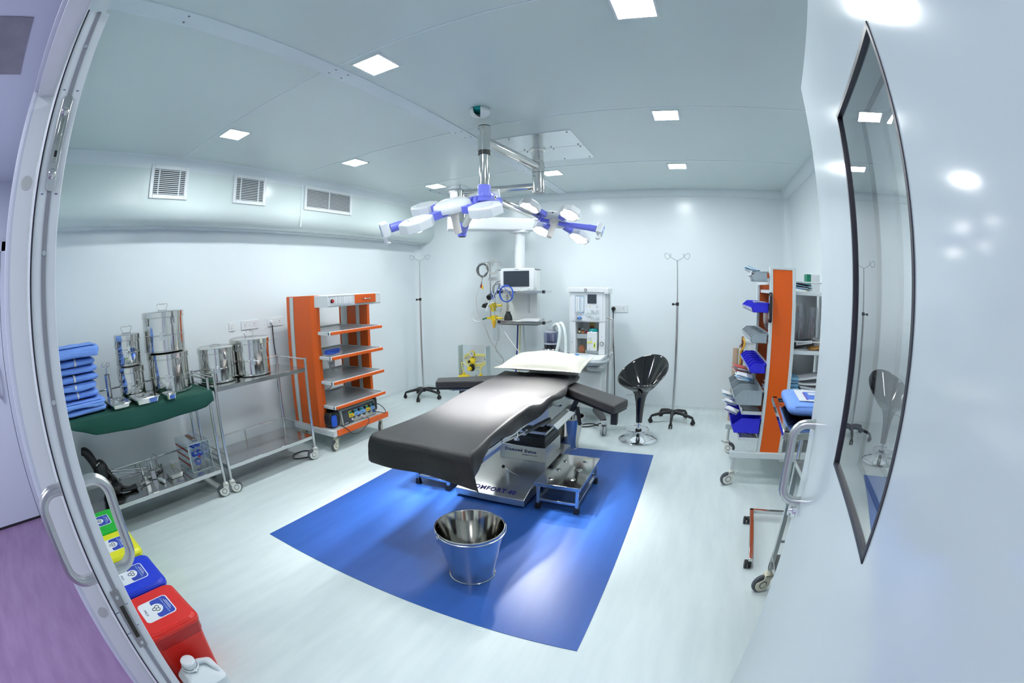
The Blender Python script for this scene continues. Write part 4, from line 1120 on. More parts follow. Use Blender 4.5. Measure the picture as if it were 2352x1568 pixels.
# work surface with rounded front corners and rail
ws = [(AX0,AY+.02)]+[(AX0+.0+.0,4.72)]+[(AX0+.05-.05*math.cos(R(90*i/6)),4.70-.05*math.sin(R(90*i/6))) for i in range(7)]+[(-1.12+.09*math.sin(R(90*i/6)),4.74-.09*math.cos(R(90*i/6))) for i in range(7)]+[(-1.03,AY+.02)]
MB().prism(ws,.755,.800).build('work_surface', WHITE, am, bevel=.008, seg=3)
b = MB(); b.tube(smooth_path([(-1.12,4.63,.77),(-1.03,4.66,.765),(-.985,4.74,.765),(-.98,4.95,.77)],6),.020,10); b.build('surface_rail', mat('rail_silver',(.50,.54,.57),.3,.6), am)
b = MB(); b.bb(AX0+.03,AX1-.03,4.78,YBK,.70,.757); b.bb(AX0+.02,AX1+.0,4.86,YBK,.18,.62); b.bb(AX0+.05,AX1-.06,4.95,YBK,.6,.72); b.bb(AX1-.09,AX1+.02,5.02,YBK,.15,.80); b.build('lower_cabinet', WHITEM, am, bevel=.02, seg=3)
b = MB(); b.prism(rrect(.20,.10,.045,5,-1.11,4.83),.645,.695); b.build('breathing_bag_mount', mat('grip_white',(.68,.73,.72),.35), am, bevel=.015, seg=3)
b = MB(); b.cyl((-1.012,5.06,.12),(-1.012,5.06,1.51),.011,n=12); b.build('rear_pole', ALU, am)
b = MB(); b.tube(smooth_path([(-1.02,5.0,1.225),(-.975,4.98,1.22),(-.955,4.98,1.18),(-.955,4.98,.87),(-.955,4.95,.82),(-.97,4.9,.79)],6),.011,10); b.cyl((-1.015,5.02,.875),(-.955,4.98,.875),.010,n=10); b.build('side_handle', STEEL, am)
# base legs with big castors
for x,y,f in ((-.93,4.53,1),(-1.52,4.62,0),(-1.50,5.30,0),(-.95,5.30,0)):
    b = MB(); d = Vector((x,y,0))-Vector((-1.2,5.0,0)); q = Vector((-1.2,5.0,.20))+d*.45
    b.tube([q, Vector((x,y,.165)) + Vector((0,0,.01))-d*.12, Vector((x,y,.155))],[.05,.038,.03],12,m=0); b.cyl((x,y,.165),(x,y,.125),.033,n=18,m=1); b.cyl((x,y,.125),(x,y,.112),.022,n=14,m=0)
    l = b.build('leg', [mat('leg_charcoal',(.05,.055,.06),.4), WHITE], am, ang=50)
    w = MB(); 
    for s in (-1,1): w.lathe([(0,-.014),(.048,-.014),(.055,-.007),(.055,.007),(.048,.014),(0,.014)],(x+s*.0165,y-.01,.056),22,Matrix.Rotation(R(90),3,'Y'),m=0)
    w.box((x,y-.0,.085),(.05,.07,.06),None,1); w.build('caster', [mat('caster_grey',(.42,.46,.48),.4), mat('caster_dark',(.10,.11,.12),.4)], l, bevel=.004)
# absorber canister and corrugated hoses on the left
b = MB(); b.lathe([(.095,.855),(.097,.90),(.097,1.04)],(-1.70,5.02,0),28); b.lathe([(.06,.88),(.06,1.03)],(-1.70,5.02,0),20); ab = b.build('absorber_canister', SMOKE, am); ab['label'] = 'smoky clear absorber canister'
b = MB(); b.lathe([(.098,1.04),(.098,1.055),(.05,1.06),(.05,1.075),(0,1.08)],(-1.70,5.02,0),28); b.build('lid', mat('lid_grey',(.42,.44,.50),.3), ab)
b = MB(); b.lathe([(.097,.90),(.097,.918),(.09,.922)],(-1.70,5.02,0),28,m=0); b.lathe([(.09,.855),(.09,.898)],(-1.70,5.02,0),28,m=1); b.lathe([(.105,.85),(.11,.84),(.105,.825),(.02,.82)],(-1.70,5.02,0),28,capb=True,m=2); b.build('band', [WHITE, BLACK, STEEL], ab)
b = MB()
for k in range(4): b.bb(-1.665,-1.64,4.928,4.930,.95+.022*k,.954+.022*k)
b.build('scale_mark', WHITE, ab)
MB().bb(-1.75,-1.475,5.0,5.08,.80,.822).build('support_arm', ALU, am, bevel=.003)
for i,(pts,lab) in enumerate((([(-1.68,5.02,1.075),(-1.66,4.98,1.12),(-1.60,4.94,1.14),(-1.56,4.90,1.06),(-1.57,4.88,.92),(-1.60,4.86,.80)],'ribbed white breathing hose arching down beside the smoky canister, left one'),
              ([(-1.63,5.03,1.09),(-1.58,4.99,1.15),(-1.53,4.95,1.11),(-1.50,4.92,1.0),(-1.49,4.9,.88),(-1.485,4.88,.80)],'ribbed white breathing hose nearer the anaesthesia machine cabinet'))):
    path = smooth_path(pts,14); rr = [.019+.0025*(k%2) for k in range(len(path))]
    MB().tube(path, rr, 12).build('breathing_hose', SILI, am, ang=180)['label'] = 'ribbed white breathing hose'
# inside the alcove
va = thing('vaporiser', 'white vaporiser with teal dial top and yellow labels inside the anaesthesia machine', 'vaporiser', (-1.20,5.05,.835))
b = MB(); b.prism(rrect(.118,.215,.012,4,-1.20,.953), 4.99, 5.12, T_xz(0)); b.build('body', WHITE, va, bevel=.004)
b = MB(); b.lathe([(.052,0),(.055,.006),(.055,.026),(.048,.034),(0,.035)],(-1.195,5.06,1.061),28,capb=True); b.build('dial', TEAL, va, ang=40)
b = MB(); b.cyl((-1.205,5.0,1.055),(-1.205,4.985,1.068),.006,n=8); b.build('dial_button', WHITE, va)
b = MB(); b.prism(rrect(.046,.026,.006,3,-1.225,.985),4.985,4.990,T_xz(0),m=0); b.box((-1.225,4.987,.946),(.050,.003,.026),Matrix.Rotation(R(-8),3,'Y'),1); b.bb(-1.178,-1.156,4.986,4.9895,.875,.94,1); b.bb(-1.172,-1.162,4.9845,4.9865,.892,.924,2); b.cyl((-1.225,4.99,.957),(-1.225,4.972,.957),.014,n=16,m=0); b.cyl((-1.23,4.99,.865),(-1.23,4.984,.865),.005,n=8,m=3)
b.build_each('label_plate', [GREYEN, mat('label_yellow',(.85,.82,.05),.4), GREENP, GUN], va)
b = MB(); b.bb(-1.40,-1.27,5.06,5.20,1.0,1.03); b.bb(-1.40,-1.27,5.055,5.06,.975,1.03); b.bb(-1.405,-1.398,5.055,5.20,.975,1.035)
b.build('alcove_tray', mat('tray_clear',(.55,.60,.62),.3), am)
def vial(x, y, z, h, r, m_, lab, labm):
    t = thing('medicine_vial', lab, 'vial', (x,y,z), 0, 'small vials on the alcove tray')
    b = MB(); b.lathe([(r,0),(r,h*.62),(r*.5,h*.78),(r*.5,h*.84)],(x,y,z),16,capb=True); b.build('bottle', AMBER, t)
    MB().cyl((x,y,z+h*.84),(x,y,z+h),r*.55,n=14).build('cap', m_, t); MB().lathe([(r*1.02,h*.12),(r*1.02,h*.5)],(x,y,z),16).build('label', labm, t)
vial(-1.378,5.09,1.0305,.065,.016,BLACK,'tallest brown vial with cream label on the alcove tray',mat('vial_cream',(.70,.68,.45),.5))
vial(-1.335,5.09,1.0305,.056,.015,mat('cap_white',(.7,.7,.7),.4),'brown vial with orange label in the middle of the alcove tray',mat('vial_orange',(.70,.22,.06),.5))
vial(-1.292,5.09,1.0305,.045,.013,WHITE,'shortest vial with red label beside the vaporiser',mat('vial_red',(.55,.03,.05),.5))
t = thing('framed_picture', 'small arched orange and brown picture standing on the work surface', 'picture', (-1.335,5.05,.80))
b = MB(); arch = [(-1.375,.803),(-1.295,.803),(-1.295,.86)]+[(-1.335+.04*math.cos(R(180*i/10)),.86+.045*math.sin(R(180*i/10))) for i in range(1,10)]+[(-1.375,.86)]
b.prism(arch,5.05,5.062,T_xz(0)); b.build('frame', mat('frame_brown',(.16,.09,.05),.4), t, bevel=.002)
ar2 = [(-1.335+(x+1.335)*.8, .85+(z-.85)*.8) for x,z in arch]; b = MB(); b.prism(ar2,5.047,5.051,T_xz(0)); b.build('print', PICT, t)
t = thing('wall_picture', 'small yellow and brown print stuck on the back of the alcove', 'picture', (-1.27,5.29,1.02))
b = MB(); b.bb(-1.305,-1.235,5.292,5.297,1.03,1.155,0); b.sphere((-1.27,5.29,1.075),.030,(1,.12,1.25),16,10,m=1); b.build('print', [mat('print_yellow',(.62,.56,.20),.5), PICT], t)
b = MB(); b.bb(-1.375,-1.22,4.93,4.97,.803,.809,0)
for k in range(9): b.cyl((-1.365+.0165*k,4.93,.807),(-1.365+.0165*k,4.926,.807),.003,n=6,m=1)
tag(b.build('vial_strip', [WHITE, CLGREY]), 'narrow white rack strip with a row of dots at the alcove mouth', 'rack')
b = MB(); b.cyl((-1.365,4.85,.811),(-1.325,4.87,.811),.009,n=12,m=0); b.cyl((-1.325,4.87,.811),(-1.30,4.883,.811),.004,n=8,m=1)
tag(b.build('syringe', [BLUECAP, CLEARED]), 'tiny blue capped syringe lying on the white work surface', 'syringe')

# ============================================================ WALL SOCKETS AND PLUGS
def outlet(f, u0, u1, z0, z1, kind, label, group):
    """f maps (u, out, z) to a world point"""
    def bx(b,a0,a1,o0,o1,c0,c1,m=0):
        k=len(b.v); b.bb(a0,a1,o0,o1,c0,c1,m)
        for i in range(k,len(b.v)): b.v[i]=Vector(f(*b.v[i]))
    um = (u0+u1)/2
    t = thing('wall_socket' if kind != 'switch' else 'wall_switch', label, 'socket' if kind != 'switch' else 'switch', f(um,0,(z0+z1)/2), 0, group)
    b = MB(); bx(b,u0,u1,.0005,.010,z0,z1); b.build('face_plate', WHITE, t, bevel=.002)
    if kind == 'switch':
        b = MB(); bx(b,um-.011,um+.011,.010,.014,(z0+z1)/2-.018,(z0+z1)/2+.018); b.build('rocker', WHITEM, t, bevel=.001)
        return t
    zc = (z0+z1)/2-.004; cs = (u0+(u1-u0)*.22, u0+(u1-u0)*.76)
    for c in cs:
        b = MB(); bx(b,c-.004,c+.004,.0095,.0108,zc+.008,zc+.017); bx(b,c-.013,c-.006,.0095,.0108,zc-.011,zc-.007); bx(b,c+.006,c+.013,.0095,.0108,zc-.011,zc-.007)
        b.build('pin_slots', DARKGAP, t)
    b = MB()
    bx(b,um-.010,um+.010,.010,.014,zc-.016,zc+.016); b.build('rocker', WHITEM, t, bevel=.001)
    return t
fl_ = lambda u,o,z: (XL+o,u,z)
fb_ = lambda u,o,z: (u,YB-o,z)
outlet(fl_,2.285,2.355,1.258,1.345,'switch','small white blank wall switch above the two steel drums','wall plates')
outlet(fl_,2.445,2.67,1.255,1.345,'socket','white double wall socket with nothing plugged in, left of the orange rack','wall plates')
outlet(fl_,2.80,3.02,1.255,1.345,'socket','white double wall socket with a white plug in it, partly behind the orange rack','wall plates')
outlet(fb_,-1.13,-.888,1.258,1.348,'socket','white double wall socket with a black plug, on the back wall','wall plates')
def plugcord(name, pos, out, m_, pts, label, msz=.03):
    t = thing(name, label, 'plug', pos); p = Vector(pos); o_ = Vector(out)
    b = MB(); b.cyl(p, p+o_*.03, msz, msz*.72, 16); b.sphere(p+o_*.02-ZZ*.024,.014); b.build('plug', m_, t, bevel=.003)
    b = MB(); b.tube(smooth_path(pts,8),.006,8); b.build('cord', BLACK, t)
plugcord('white_plug', (XL+.0105,2.85,1.30), (1,0,0), WHITE, [(XL+.03,2.85,1.275),(XL+.035,2.85,1.1),(XL+.05,2.86,.85),(XL+.06,2.84,.6),(XL+.065,2.86,.35),(XL+.07,2.86,.16),(XL+.085,2.82,.05),(XL+.2,2.74,.010)], 'white plug with a black cord down the left wall', .024)
plugcord('black_plug', (-1.075,YB-.0105,1.30), (0,-1,0), BLACK, [(-1.075,YB-.03,1.27),(-1.072,YB-.035,1.0),(-1.05,YB-.04,.6),(-1.03,YB-.05,.2),(-1.03,YB-.12,.06),(-1.08,YB-.2,.010),(-1.12,YB-.25,.010)], 'black three pin plug with a black cord down the back wall', .030)
b = MB(); b.tube(smooth_path([(-1.00,5.0,.008),(-1.12,4.78,.008),(-1.22,4.72,.008),(-1.24,4.80,.008),(-1.14,4.86,.008),(-1.05,4.80,.008)],8),.006,8)
tag(b.build('power_cable', BLACK), 'loop of black cord on the floor under the anaesthesia machine', 'cord')
b = MB(); b.tube(smooth_path([(-3.55,2.85,.008),(-3.42,2.78,.008),(-3.36,2.62,.008),(-3.44,2.50,.008),(-3.54,2.58,.008),(-3.52,2.72,.008),(-3.42,2.74,.008)],8),.006,8)
tag(b.build('power_cable', BLACK), 'loop of black cord on the floor behind the far steel trolley wheel', 'cord')
# ============================================================ LEFT WALL: STEEL TROLLEYS
def trolley(y0, y1, label):
    x0, x1 = -3.75, -3.27
    t = thing('steel_trolley', label, 'trolley', ((x0+x1)/2,(y0+y1)/2,0), 0, 'two-shelf steel trolleys along the left wall')
    for x in (x0,x1):
        for y in (y0,y1):
            MB().cyl((x,y,.155),(x,y,.998),.0135,n=14).build('post', STEEL, t)
            caster(t, x, y, .17, .052, R(75) if y==y0 else R(-105), mats=(mat('white_caster',(.78,.79,.74),.4), TYRE))
    for z0,z1,nm in ((.868,.903,'top_shelf'),(.207,.242,'bottom_shelf')):
        b = MB(); b.bb(x0,x1,y0,y1,z1-.004,z1); b.bb(x1-.004,x1,y0,y1,z0,z1); b.bb(x0,x0+.004,y0,y1,z0,z1); b.bb(x0,x1,y0,y0+.004,z0,z1); b.bb(x0,x1,y1-.004,y1,z0,z1)
        b.build(nm, STEEL, t, bevel=.0015)
    for pts in ([(x0,y0,.985),(x0,y1,.985)],[(x0,y0,.985),(x1,y0,.985)],[(x0,y1,.985),(x1,y1,.985)],[(x0,y0,.345),(x0,y1,.345)],[(x0,y0,.345),(x1,y0,.345)],[(x0,y1,.345),(x1,y1,.345)]):
        MB().cyl(pts[0],pts[1],.0075,n=10).build('guard_rail', STEEL, t)
    b = MB()
    b.cyl((x0,(y0+y1)/2,.242),(x0,(y0+y1)/2,.345),.0055,n=8); b.build('rail_stay', STEEL, t)
    return t
trolley(.19,1.562,'steel trolley with green draped top shelf, nearest the door')
trolley(1.632,2.652,'bare steel trolley with two drums on it, beside the orange rack')
# green drape
def drape(u, v):
    y = .19+(1.597-.19)*u; uh = max(0,(y-.27)/1.327)
    hem = .872-.075*min(1,(uh/.16))**.8 - .032*math.sin(PI*min(1,max(0,(uh-.08)/.92))) + .035*max(0,(uh-.93)/.07)
    if v < .74:
        f = v/.74; x = -3.730+(.480)*f; z = .9055+.0025*math.sin(11*u+6*f)*f
    else:
        f = (v-.74)/.26; x = -3.250+.014*math.sin(f*2.2)+.010*math.sin(13*u+2)*f+.006*math.sin(31*u)*f; z = .9055-.006*f-(.9055-hem)*f
    if u > .986:
        k = (u-.986)/.014; z -= .055*k*k*(1 if v<.74 else .3); y = y-.012*k*k
    return Vector((x,y,z))
o = MB().grid(lambda u,v: drape(u,v), 80, 36).build('green_drape', GREEN_CL, solid=.003, ang=180)
tag(o, 'dark green surgical drape spread over the top shelf of the near trolley', 'drape')
# sterilising drums
def drum(x, y, z, r, h, label, handle=True, rot=0, latch=2):
    t = thing('steel_drum', label, 'drum', (x,y,z), 0, 'polished sterilising drums')
    b = MB(); b.lathe([(r*.96,0),(r,.004),(r,h-.030)],(x,y,z),48,capb=True); 
    b.build('body', POLISH, t, ang=50)
    for k,zz in enumerate((.010,h*.42)):
        MB().torus((x,y,z+zz),r+.001,.0045,None,48,6).build('band', POLISH, t)
    b = MB(); b.lathe([(r+.005,h-.045),(r+.006,h-.006),(r*.98,h),(r*.5,h+.003),(0,h+.004)],(x,y,z),48); 
    l = b.build('lid', POLISH, t, ang=50)
    MB().torus((x,y,z+h-.045),r+.006,.0035,None,48,6).build('lid_bead', POLISH, l)
    c = Vector((x,y,z+h+.004)); d = Vector((math.cos(rot),math.sin(rot),0))
    if handle:
        pts = [c-d*.038, c-d*.040+ZZ*.02, c-d*.05+ZZ*.045, c-d*.03+ZZ*.052, c-d*.012+ZZ*.047, c+ZZ*.053, c+d*.012+ZZ*.047, c+d*.03+ZZ*.052, c+d*.05+ZZ*.045, c+d*.040+ZZ*.02, c+d*.038]
        MB().tube(smooth_path(pts,4),.0030,6).build('handle', STEEL, l)
        MB().box(c+ZZ*.002,(.07,.022,.005),Matrix.Rotation(rot,3,'Z')).build('handle_plate', STEEL, l)
    elif h < .3 and r > .15:
        pts = [c-d*.05+ZZ*.003, c-d*.03+ZZ*.010, c+ZZ*.012, c+d*.03+ZZ*.010, c+d*.05+ZZ*.003]
        MB().tube(smooth_path(pts,4),.004,6).build('handle', STEEL, l)
    for k in range(latch):
        a = R(-68)+R(75)*k + rot*0; n_ = Vector((math.cos(a),math.sin(a),0)); w = Vector((-n_.y,n_.x,0)); q = Vector((x,y,0))+n_*(r+.006)
        b = MB(); Rm = Matrix((w,n_,ZZ)).transposed()
        b.box(q+ZZ*(z+h-.075),(.026,.006,.05),Rm); b.tube(smooth_path([q+w*.014+ZZ*(z+h-.04),q+n_*.012+w*.016+ZZ*(z+h-.07),q+n_*.008+w*.010+ZZ*(z+h-.098),q+n_*.008-w*.010+ZZ*(z+h-.098),q+n_*.012-w*.016+ZZ*(z+h-.07),q-w*.014+ZZ*(z+h-.04)],4),.0026,6)
        b.build('latch', STEEL, t)
    a = R(-25); n_ = Vector((math.cos(a),math.sin(a),0)); w = Vector((-n_.y,n_.x,0)); q = Vector((x,y,0))+n_*(r+.004); Rm = Matrix((w,n_,ZZ)).transposed()
    b = MB(); b.box(q+ZZ*(z+h*.40),(.045,.006,.055),Rm); b.box(q+n_*.006+ZZ*(z+h*.40),(.02,.008,.03),Rm); b.cyl(q+n_*.008+w*.01+ZZ*(z+h*.42),q+n_*.008+w*.05+ZZ*(z+h*.42),.004,n=8)
    b.build('vent_slide', STEEL, t, bevel=.001)
    return t
drum(-3.545,1.318,.910,.187,.310,'large lower steel drum of the tall stack on the green drape',False,R(60),2)
drum(-3.545,1.303,1.2275,.187,.31,'large upper steel drum with a wire handle on the tall stack',True,R(80),2)
drum(-3.60,.965,.910,.122,.244,'small lower steel drum of the short stack on the green drape',False,R(60),2)
drum(-3.60,.960,1.1615,.116,.236,'small upper steel drum with a wire handle on the short stack',True,R(80),2)
drum(-3.548,1.812,.904,.168,.292,'flat lidded steel drum without raised handle on the bare trolley',False,R(75),2)
drum(-3.54,2.19,.904,.188,.325,'wide steel drum with raised wire handle on the bare trolley',True,R(80),2)
# blue wrapped packs
def soft_pack(x0,x1,y0,y1,z0,z1,seed,rz=0,bulge=.3):
    rnd = random.Random(seed); ph = [rnd.uniform(0,6) for _ in range(6)]
    cx,cy,cz = (x0+x1)/2,(y0+y1)/2,(z0+z1)/2; hx,hy,hz = (x1-x0)/2,(y1-y0)/2,(z1-z0)/2
    b = MB(); n,k = 40,12; vs=[]
    c,s_ = math.cos(rz),math.sin(rz)
    for j in range(k+1):
        t = -PI/2+PI*j/k
        ce = math.copysign(abs(math.cos(t))**.28,math.cos(t)); se = math.copysign(abs(math.sin(t))**.75,math.sin(t))
        for i in range(n):
            a = 2*PI*i/n; p = .26
            ux = math.copysign(abs(math.cos(a))**p,math.cos(a))*ce; uy = math.copysign(abs(math.sin(a))**p,math.sin(a))*ce
            w = 1+.018*math.sin(3*a+ph[0])+.012*math.sin(7*a+ph[1]+3*t)
            zz = se*hz*(1-.10*bulge*(ux*ux+uy*uy))+.003*math.sin(9*ux+ph[2])*math.sin(8*uy+ph[3])
            X,Y = ux*hx*w, uy*hy*w
            vs.append((cx+c*X-s_*Y, cy+s_*X+c*Y, cz+zz))
    fs = []
    for j in range(k):
        for i in range(n): fs.append((j*n+i,j*n+(i+1)%n,(j+1)*n+(i+1)%n,(j+1)*n+i))
    b.add(vs,fs); return b
def wrap_pack(x0,x1,y0,y1,z0,z1,seed,label,tape=None,flap=True,group='blue wrapped instrument packs'):
    t = thing('wrapped_pack', label, 'wrapped pack', ((x0+x1)/2,(y0+y1)/2,z0), 0, group)
    soft_pack(x0,x1,y0,y1,z0,z1,seed).build('wrap', BLUE_CL, t, ang=180)
    zt = z1-.001
    if flap:
        b = MB(); xm=(x0+x1)/2; zt = z1-.006
        # triangular folded flap and a tucked front lip
        b.grid(lambda u,v: Vector((x1+.004-.03*0, y0+.03+(y1-y0-.06)*u, z0+(z1-z0)*(.12+.42*v)+.006*math.sin(6*u+seed))),10,3)
        b.grid(lambda u,v: Vector((x1-.01-(x1-x0)*.55*v, y0+.03+(y1-y0-.06)*(u*(1-v)+.5*v), zt+.004-.003*v)),10,6)
        b.build('flap', BLUE_CL, t, solid=.003, ang=180)
    if tape is not None:
        b = MB(); yt = y0+(y1-y0)*tape; w = .008
        pts = [(x0+.05,zt+.004),(x1-.03,zt+.004),(x1-.003,z0+(z1-z0)*.80),(x1+.008,z0+(z1-z0)*.5),(x1-.002,z0+.006)]
        b.grid(lambda u,v: Vector((pts[min(4,int(round(v*4)))][0], yt+w*(u-.5)*2, pts[min(4,int(round(v*4)))][1])),1,4)
        b.build('tape', TAPE, t, solid=.002, ang=180)
    return t
zs = [.911,.958,1.012,1.070,1.128,1.184,1.234,1.292,1.385]
labs = ['bottom blue wrapped pack lying flat on the green drape','large flat blue wrapped pack second from the bottom, yellow mark on top',
        'blue wrapped pack with a white tie, just above the two large packs','blue wrapped pack with a white knotted tie in the middle of the pile',
        'blue wrapped pack with a short white band, fifth up the pile','blue wrapped pack with thin string, sixth up the pile','slim blue wrapped pack right under the top one','loosely folded blue bundle on top of the pile']
tapes = [None,None,.46,.44,.42,None,.50,None]
for i in range(8):
    if i < 2: ex = (-3.71,-3.315,.235,.645)
    elif i == 7: ex = (-3.73,-3.345,.20,.655)
    else: ex = (-3.725,-3.385+.008*math.sin(i*2.1),.245,.615+.012*math.sin(i*1.7))
    z1 = zs[i+1]-(.0085 if (i in (1,3,7) or tapes[i]) else .003)
    p = wrap_pack(ex[0],ex[1],ex[2],ex[3],zs[i],z1,11+i,labs[i],tapes[i],flap=(i in (1,3,7)))
    if i == 1:
        MB().bb(-3.44,-3.425,.44,.475,z1+.004,z1+.0048).build('mark', mat('mark_yellow',(.65,.55,.15),.5), p)
# instrument trays and the forceps jar
def tray(x0,x1,y0,y1,z0,h,label,lid=True):
    t = thing('instrument_tray', label, 'tray', ((x0+x1)/2,(y0+y1)/2,z0), 0, 'small lidded steel trays')
    w,d = x1-x0,y1-y0; cx,cy=(x0+x1)/2,(y0+y1)/2
    lo = rrect(w*.86,d*.84,.02,5,cx,cy); hi = rrect(w*.95,d*.93,.022,5,cx,cy); rim = rrect(w,d,.024,5,cx,cy)
    b = MB(); b.prism(lo,z0,z0+h*.72,None,poly1=hi); b.prism(rim,z0+h*.72,z0+h*.80); b.build('pan', POLISH, t, bevel=.002)
    if lid:
        b = MB(); b.prism(rrect(w*.96,d*.95,.02,5,cx,cy),z0+h*.80,z0+h*.86); b.prism(rrect(w*.66,d*.62,.012,5,cx,cy),z0+h*.86,z0+h*.95,None,poly1=rrect(w*.60,d*.55,.012,5,cx,cy))
        l = b.build('lid', STEEL, t, bevel=.0015)
        MB().tube(smooth_path([(cx-.03,cy,z0+h*.95),(cx-.02,cy,z0+h*.95+.012),(cx+.02,cy,z0+h*.95+.012),(cx+.03,cy,z0+h*.95)],5),.003,6).build('lid_handle', STEEL, l)
    return t
tray(-3.52,-3.245,.665,.845,.9085,.05,'steel lidded tray beside the blue packs')
tray(-3.465,-3.235,.875,1.105,.9085,.052,'largest steel lidded tray, in the middle of the row on the green drape')
tray(-3.345,-3.20,1.145,1.24,.9085,.045,'smallest steel lidded tray in front of the tall drum stack')
t = thing('forceps_jar', 'narrow tall steel forceps jar behind the first tray', 'jar', (-3.60,.735,.9085))
MB().lathe([(.027,0),(.026,.004),(.0245,.205),(.027,.21),(.024,.21),(.0225,.02),(0,.02)],(-3.60,.735,.9085),24,capb=True).build('body', STEEL, t)
b = MB()
for s in (-1,1):
    b.tube([(-3.60,.735+.006*s,.935),(-3.60,.735+.004*s,1.15),(-3.595,.735-.012*s,1.175)],.003,6); b.torus((-3.595,.735-.022*s,1.192),.017,.0028,Matrix.Rotation(R(90),3,'Y')@Matrix.Rotation(R(20*s),3,'X'),16,6)
tag(b.build('forceps', STEEL), 'steel ring handled forceps sticking out of the tall jar', 'forceps')
# ---- bottom shelf of the near trolley
zb = .2435
bx = thing('acrylic_box', 'clear acrylic mask box with red strips on the bottom shelf', 'box', (-3.52,1.42,zb))
X0,X1,Y0,Y1,H = -3.675,-3.375,1.312,1.532,.242
b = MB(); b.bb(X0,X1,Y0,Y0+.005,zb,zb+H); b.bb(X0,X1,Y1-.005,Y1,zb,zb+H); b.bb(X0,X0+.005,Y0,Y1,zb,zb+H); b.bb(X0,X1,Y0,Y1,zb,zb+.005); b.bb(X0,X1,Y0,Y1,zb+H-.005,zb+H)
for k in (1,2): b.bb(X0+.01,X1-.01,Y0+.005,Y1-.005,zb+H*k/3-.002,zb+H*k/3+.002)
b.build('shell', CLEAR, bx, flat=True)
MB().bb(X1+.001,X1+.006,Y0,Y1,zb,zb+H).build('front_door', CLEAR, bx)
b = MB()
for a in ((Y0,Y0+.006,zb,zb+H),(Y1-.006,Y1,zb,zb+H),(Y0,Y1,zb,zb+.006),(Y0,Y1,zb+H-.006,zb+H)): b.bb(X1+.001,X1+.008,a[0],a[1],a[2],a[3])
b.build('door_frame', CLEARED, bx)
for k in range(3): MB().bb(X0+.01,X1-.005,Y0-.004,Y0,zb+.055+.062*k,zb+.069+.062*k).build('red_strip', REDEDGE, bx)
b = MB(); b.box(((X0+X1)/2,(Y0+Y1)/2,zb+H+.006),(.19,.035,.010),None,0); b.bb(X1-.06,X1-.03,(Y0+Y1)/2-.03,(Y0+Y1)/2+.012,zb+H,zb+H+.014,1); b.build('top_handle', [mat('handle_brown',(.30,.12,.06),.35), STEEL], bx)
b = MB(); b.torus((X1+.009,Y1-.03,zb+.145),.014,.003,Matrix.Rotation(R(90),3,'Y'),18,6); b.cyl((X1+.006,Y1-.03,zb+.145),(X1+.012,Y1-.03,zb+.145),.006,n=10); b.build('lock', STEEL, bx)
b = MB(); b.bb(X1+.0065,X1+.0075,Y0+.095,Y0+.105,zb+.115,zb+.135); b.bb(X1+.0065,X1+.0075,Y0+.09,Y0+.11,zb+.1205,zb+.1295); b.build('red_cross_mark', mat('mark_red',(.75,.03,.03),.4), bx)
rnd = random.Random(4)
for k,(dx,dy,dz,r,lab) in enumerate(((-.09,.078,.184,.026,'blue breathing mask high in the acrylic box at its left'),(-.07,.145,.190,.027,'blue breathing mask high in the acrylic box behind the lock'),(-.055,.07,.122,.030,'blue breathing mask on the middle tier of the acrylic box'),(-.06,.155,.118,.028,'small blue breathing mask beside the red cross in the acrylic box'),(-.065,.10,.048,.028,'blue breathing mask on the lowest tier of the acrylic box'))):
    t = thing('breathing_mask', lab, 'mask', (X1+dx-.03,Y0+.11+(dy-.1)*.6,zb+dz-.03), 0, 'blue masks in the acrylic box')
    c = Vector((X1+dx-.03,Y0+.11+(dy-.1)*.6,zb+dz))
    b = MB(); b.sphere(c,r*1.08,(.8,1.1,.62),18,10,Matrix.Rotation(R(25*k-40),3,'X')); b.torus(c+Vector((.006,0,.004)),r*.95,r*.24,Matrix.Rotation(R(20*k-30),3,'Y'),22,8); b.build('cushion', MASKB, t)
    b = MB(); b.sphere(c+Vector((r*.55,.004,r*.35)),r*.55,(.7,1,.8),14,8); b.build('dome', mat('mask_dome',(.50,.56,.72),.15), t)
tray(-3.545,-3.39,1.09,1.245,zb,.045,'small steel lidded tray on the bottom shelf beside the acrylic box')
t = thing('specimen_cup', 'small pale specimen cup with white lid near the acrylic box', 'cup', (-3.64,1.225,zb))
MB().lathe([(.020,0),(.025,.045)],(-3.64,1.225,zb),18,capb=True).build('cup', mat('cup_pale',(.62,.66,.50),.3), t); MB().cyl((-3.64,1.225,zb+.045),(-3.64,1.225,zb+.060),.027,n=18).build('lid', WHITE, t)
b = MB(); b.cyl((-3.375,1.02,zb+.016),(-3.44,1.005,zb+.016),.016,n=14); b.cyl((-3.44,1.005,zb+.016),(-3.465,1.0,zb+.016),.011,n=12)
tag(b.build('small_bottle', WHITE, bevel=.003), 'little white bottle lying at the front of the bottom shelf', 'bottle')
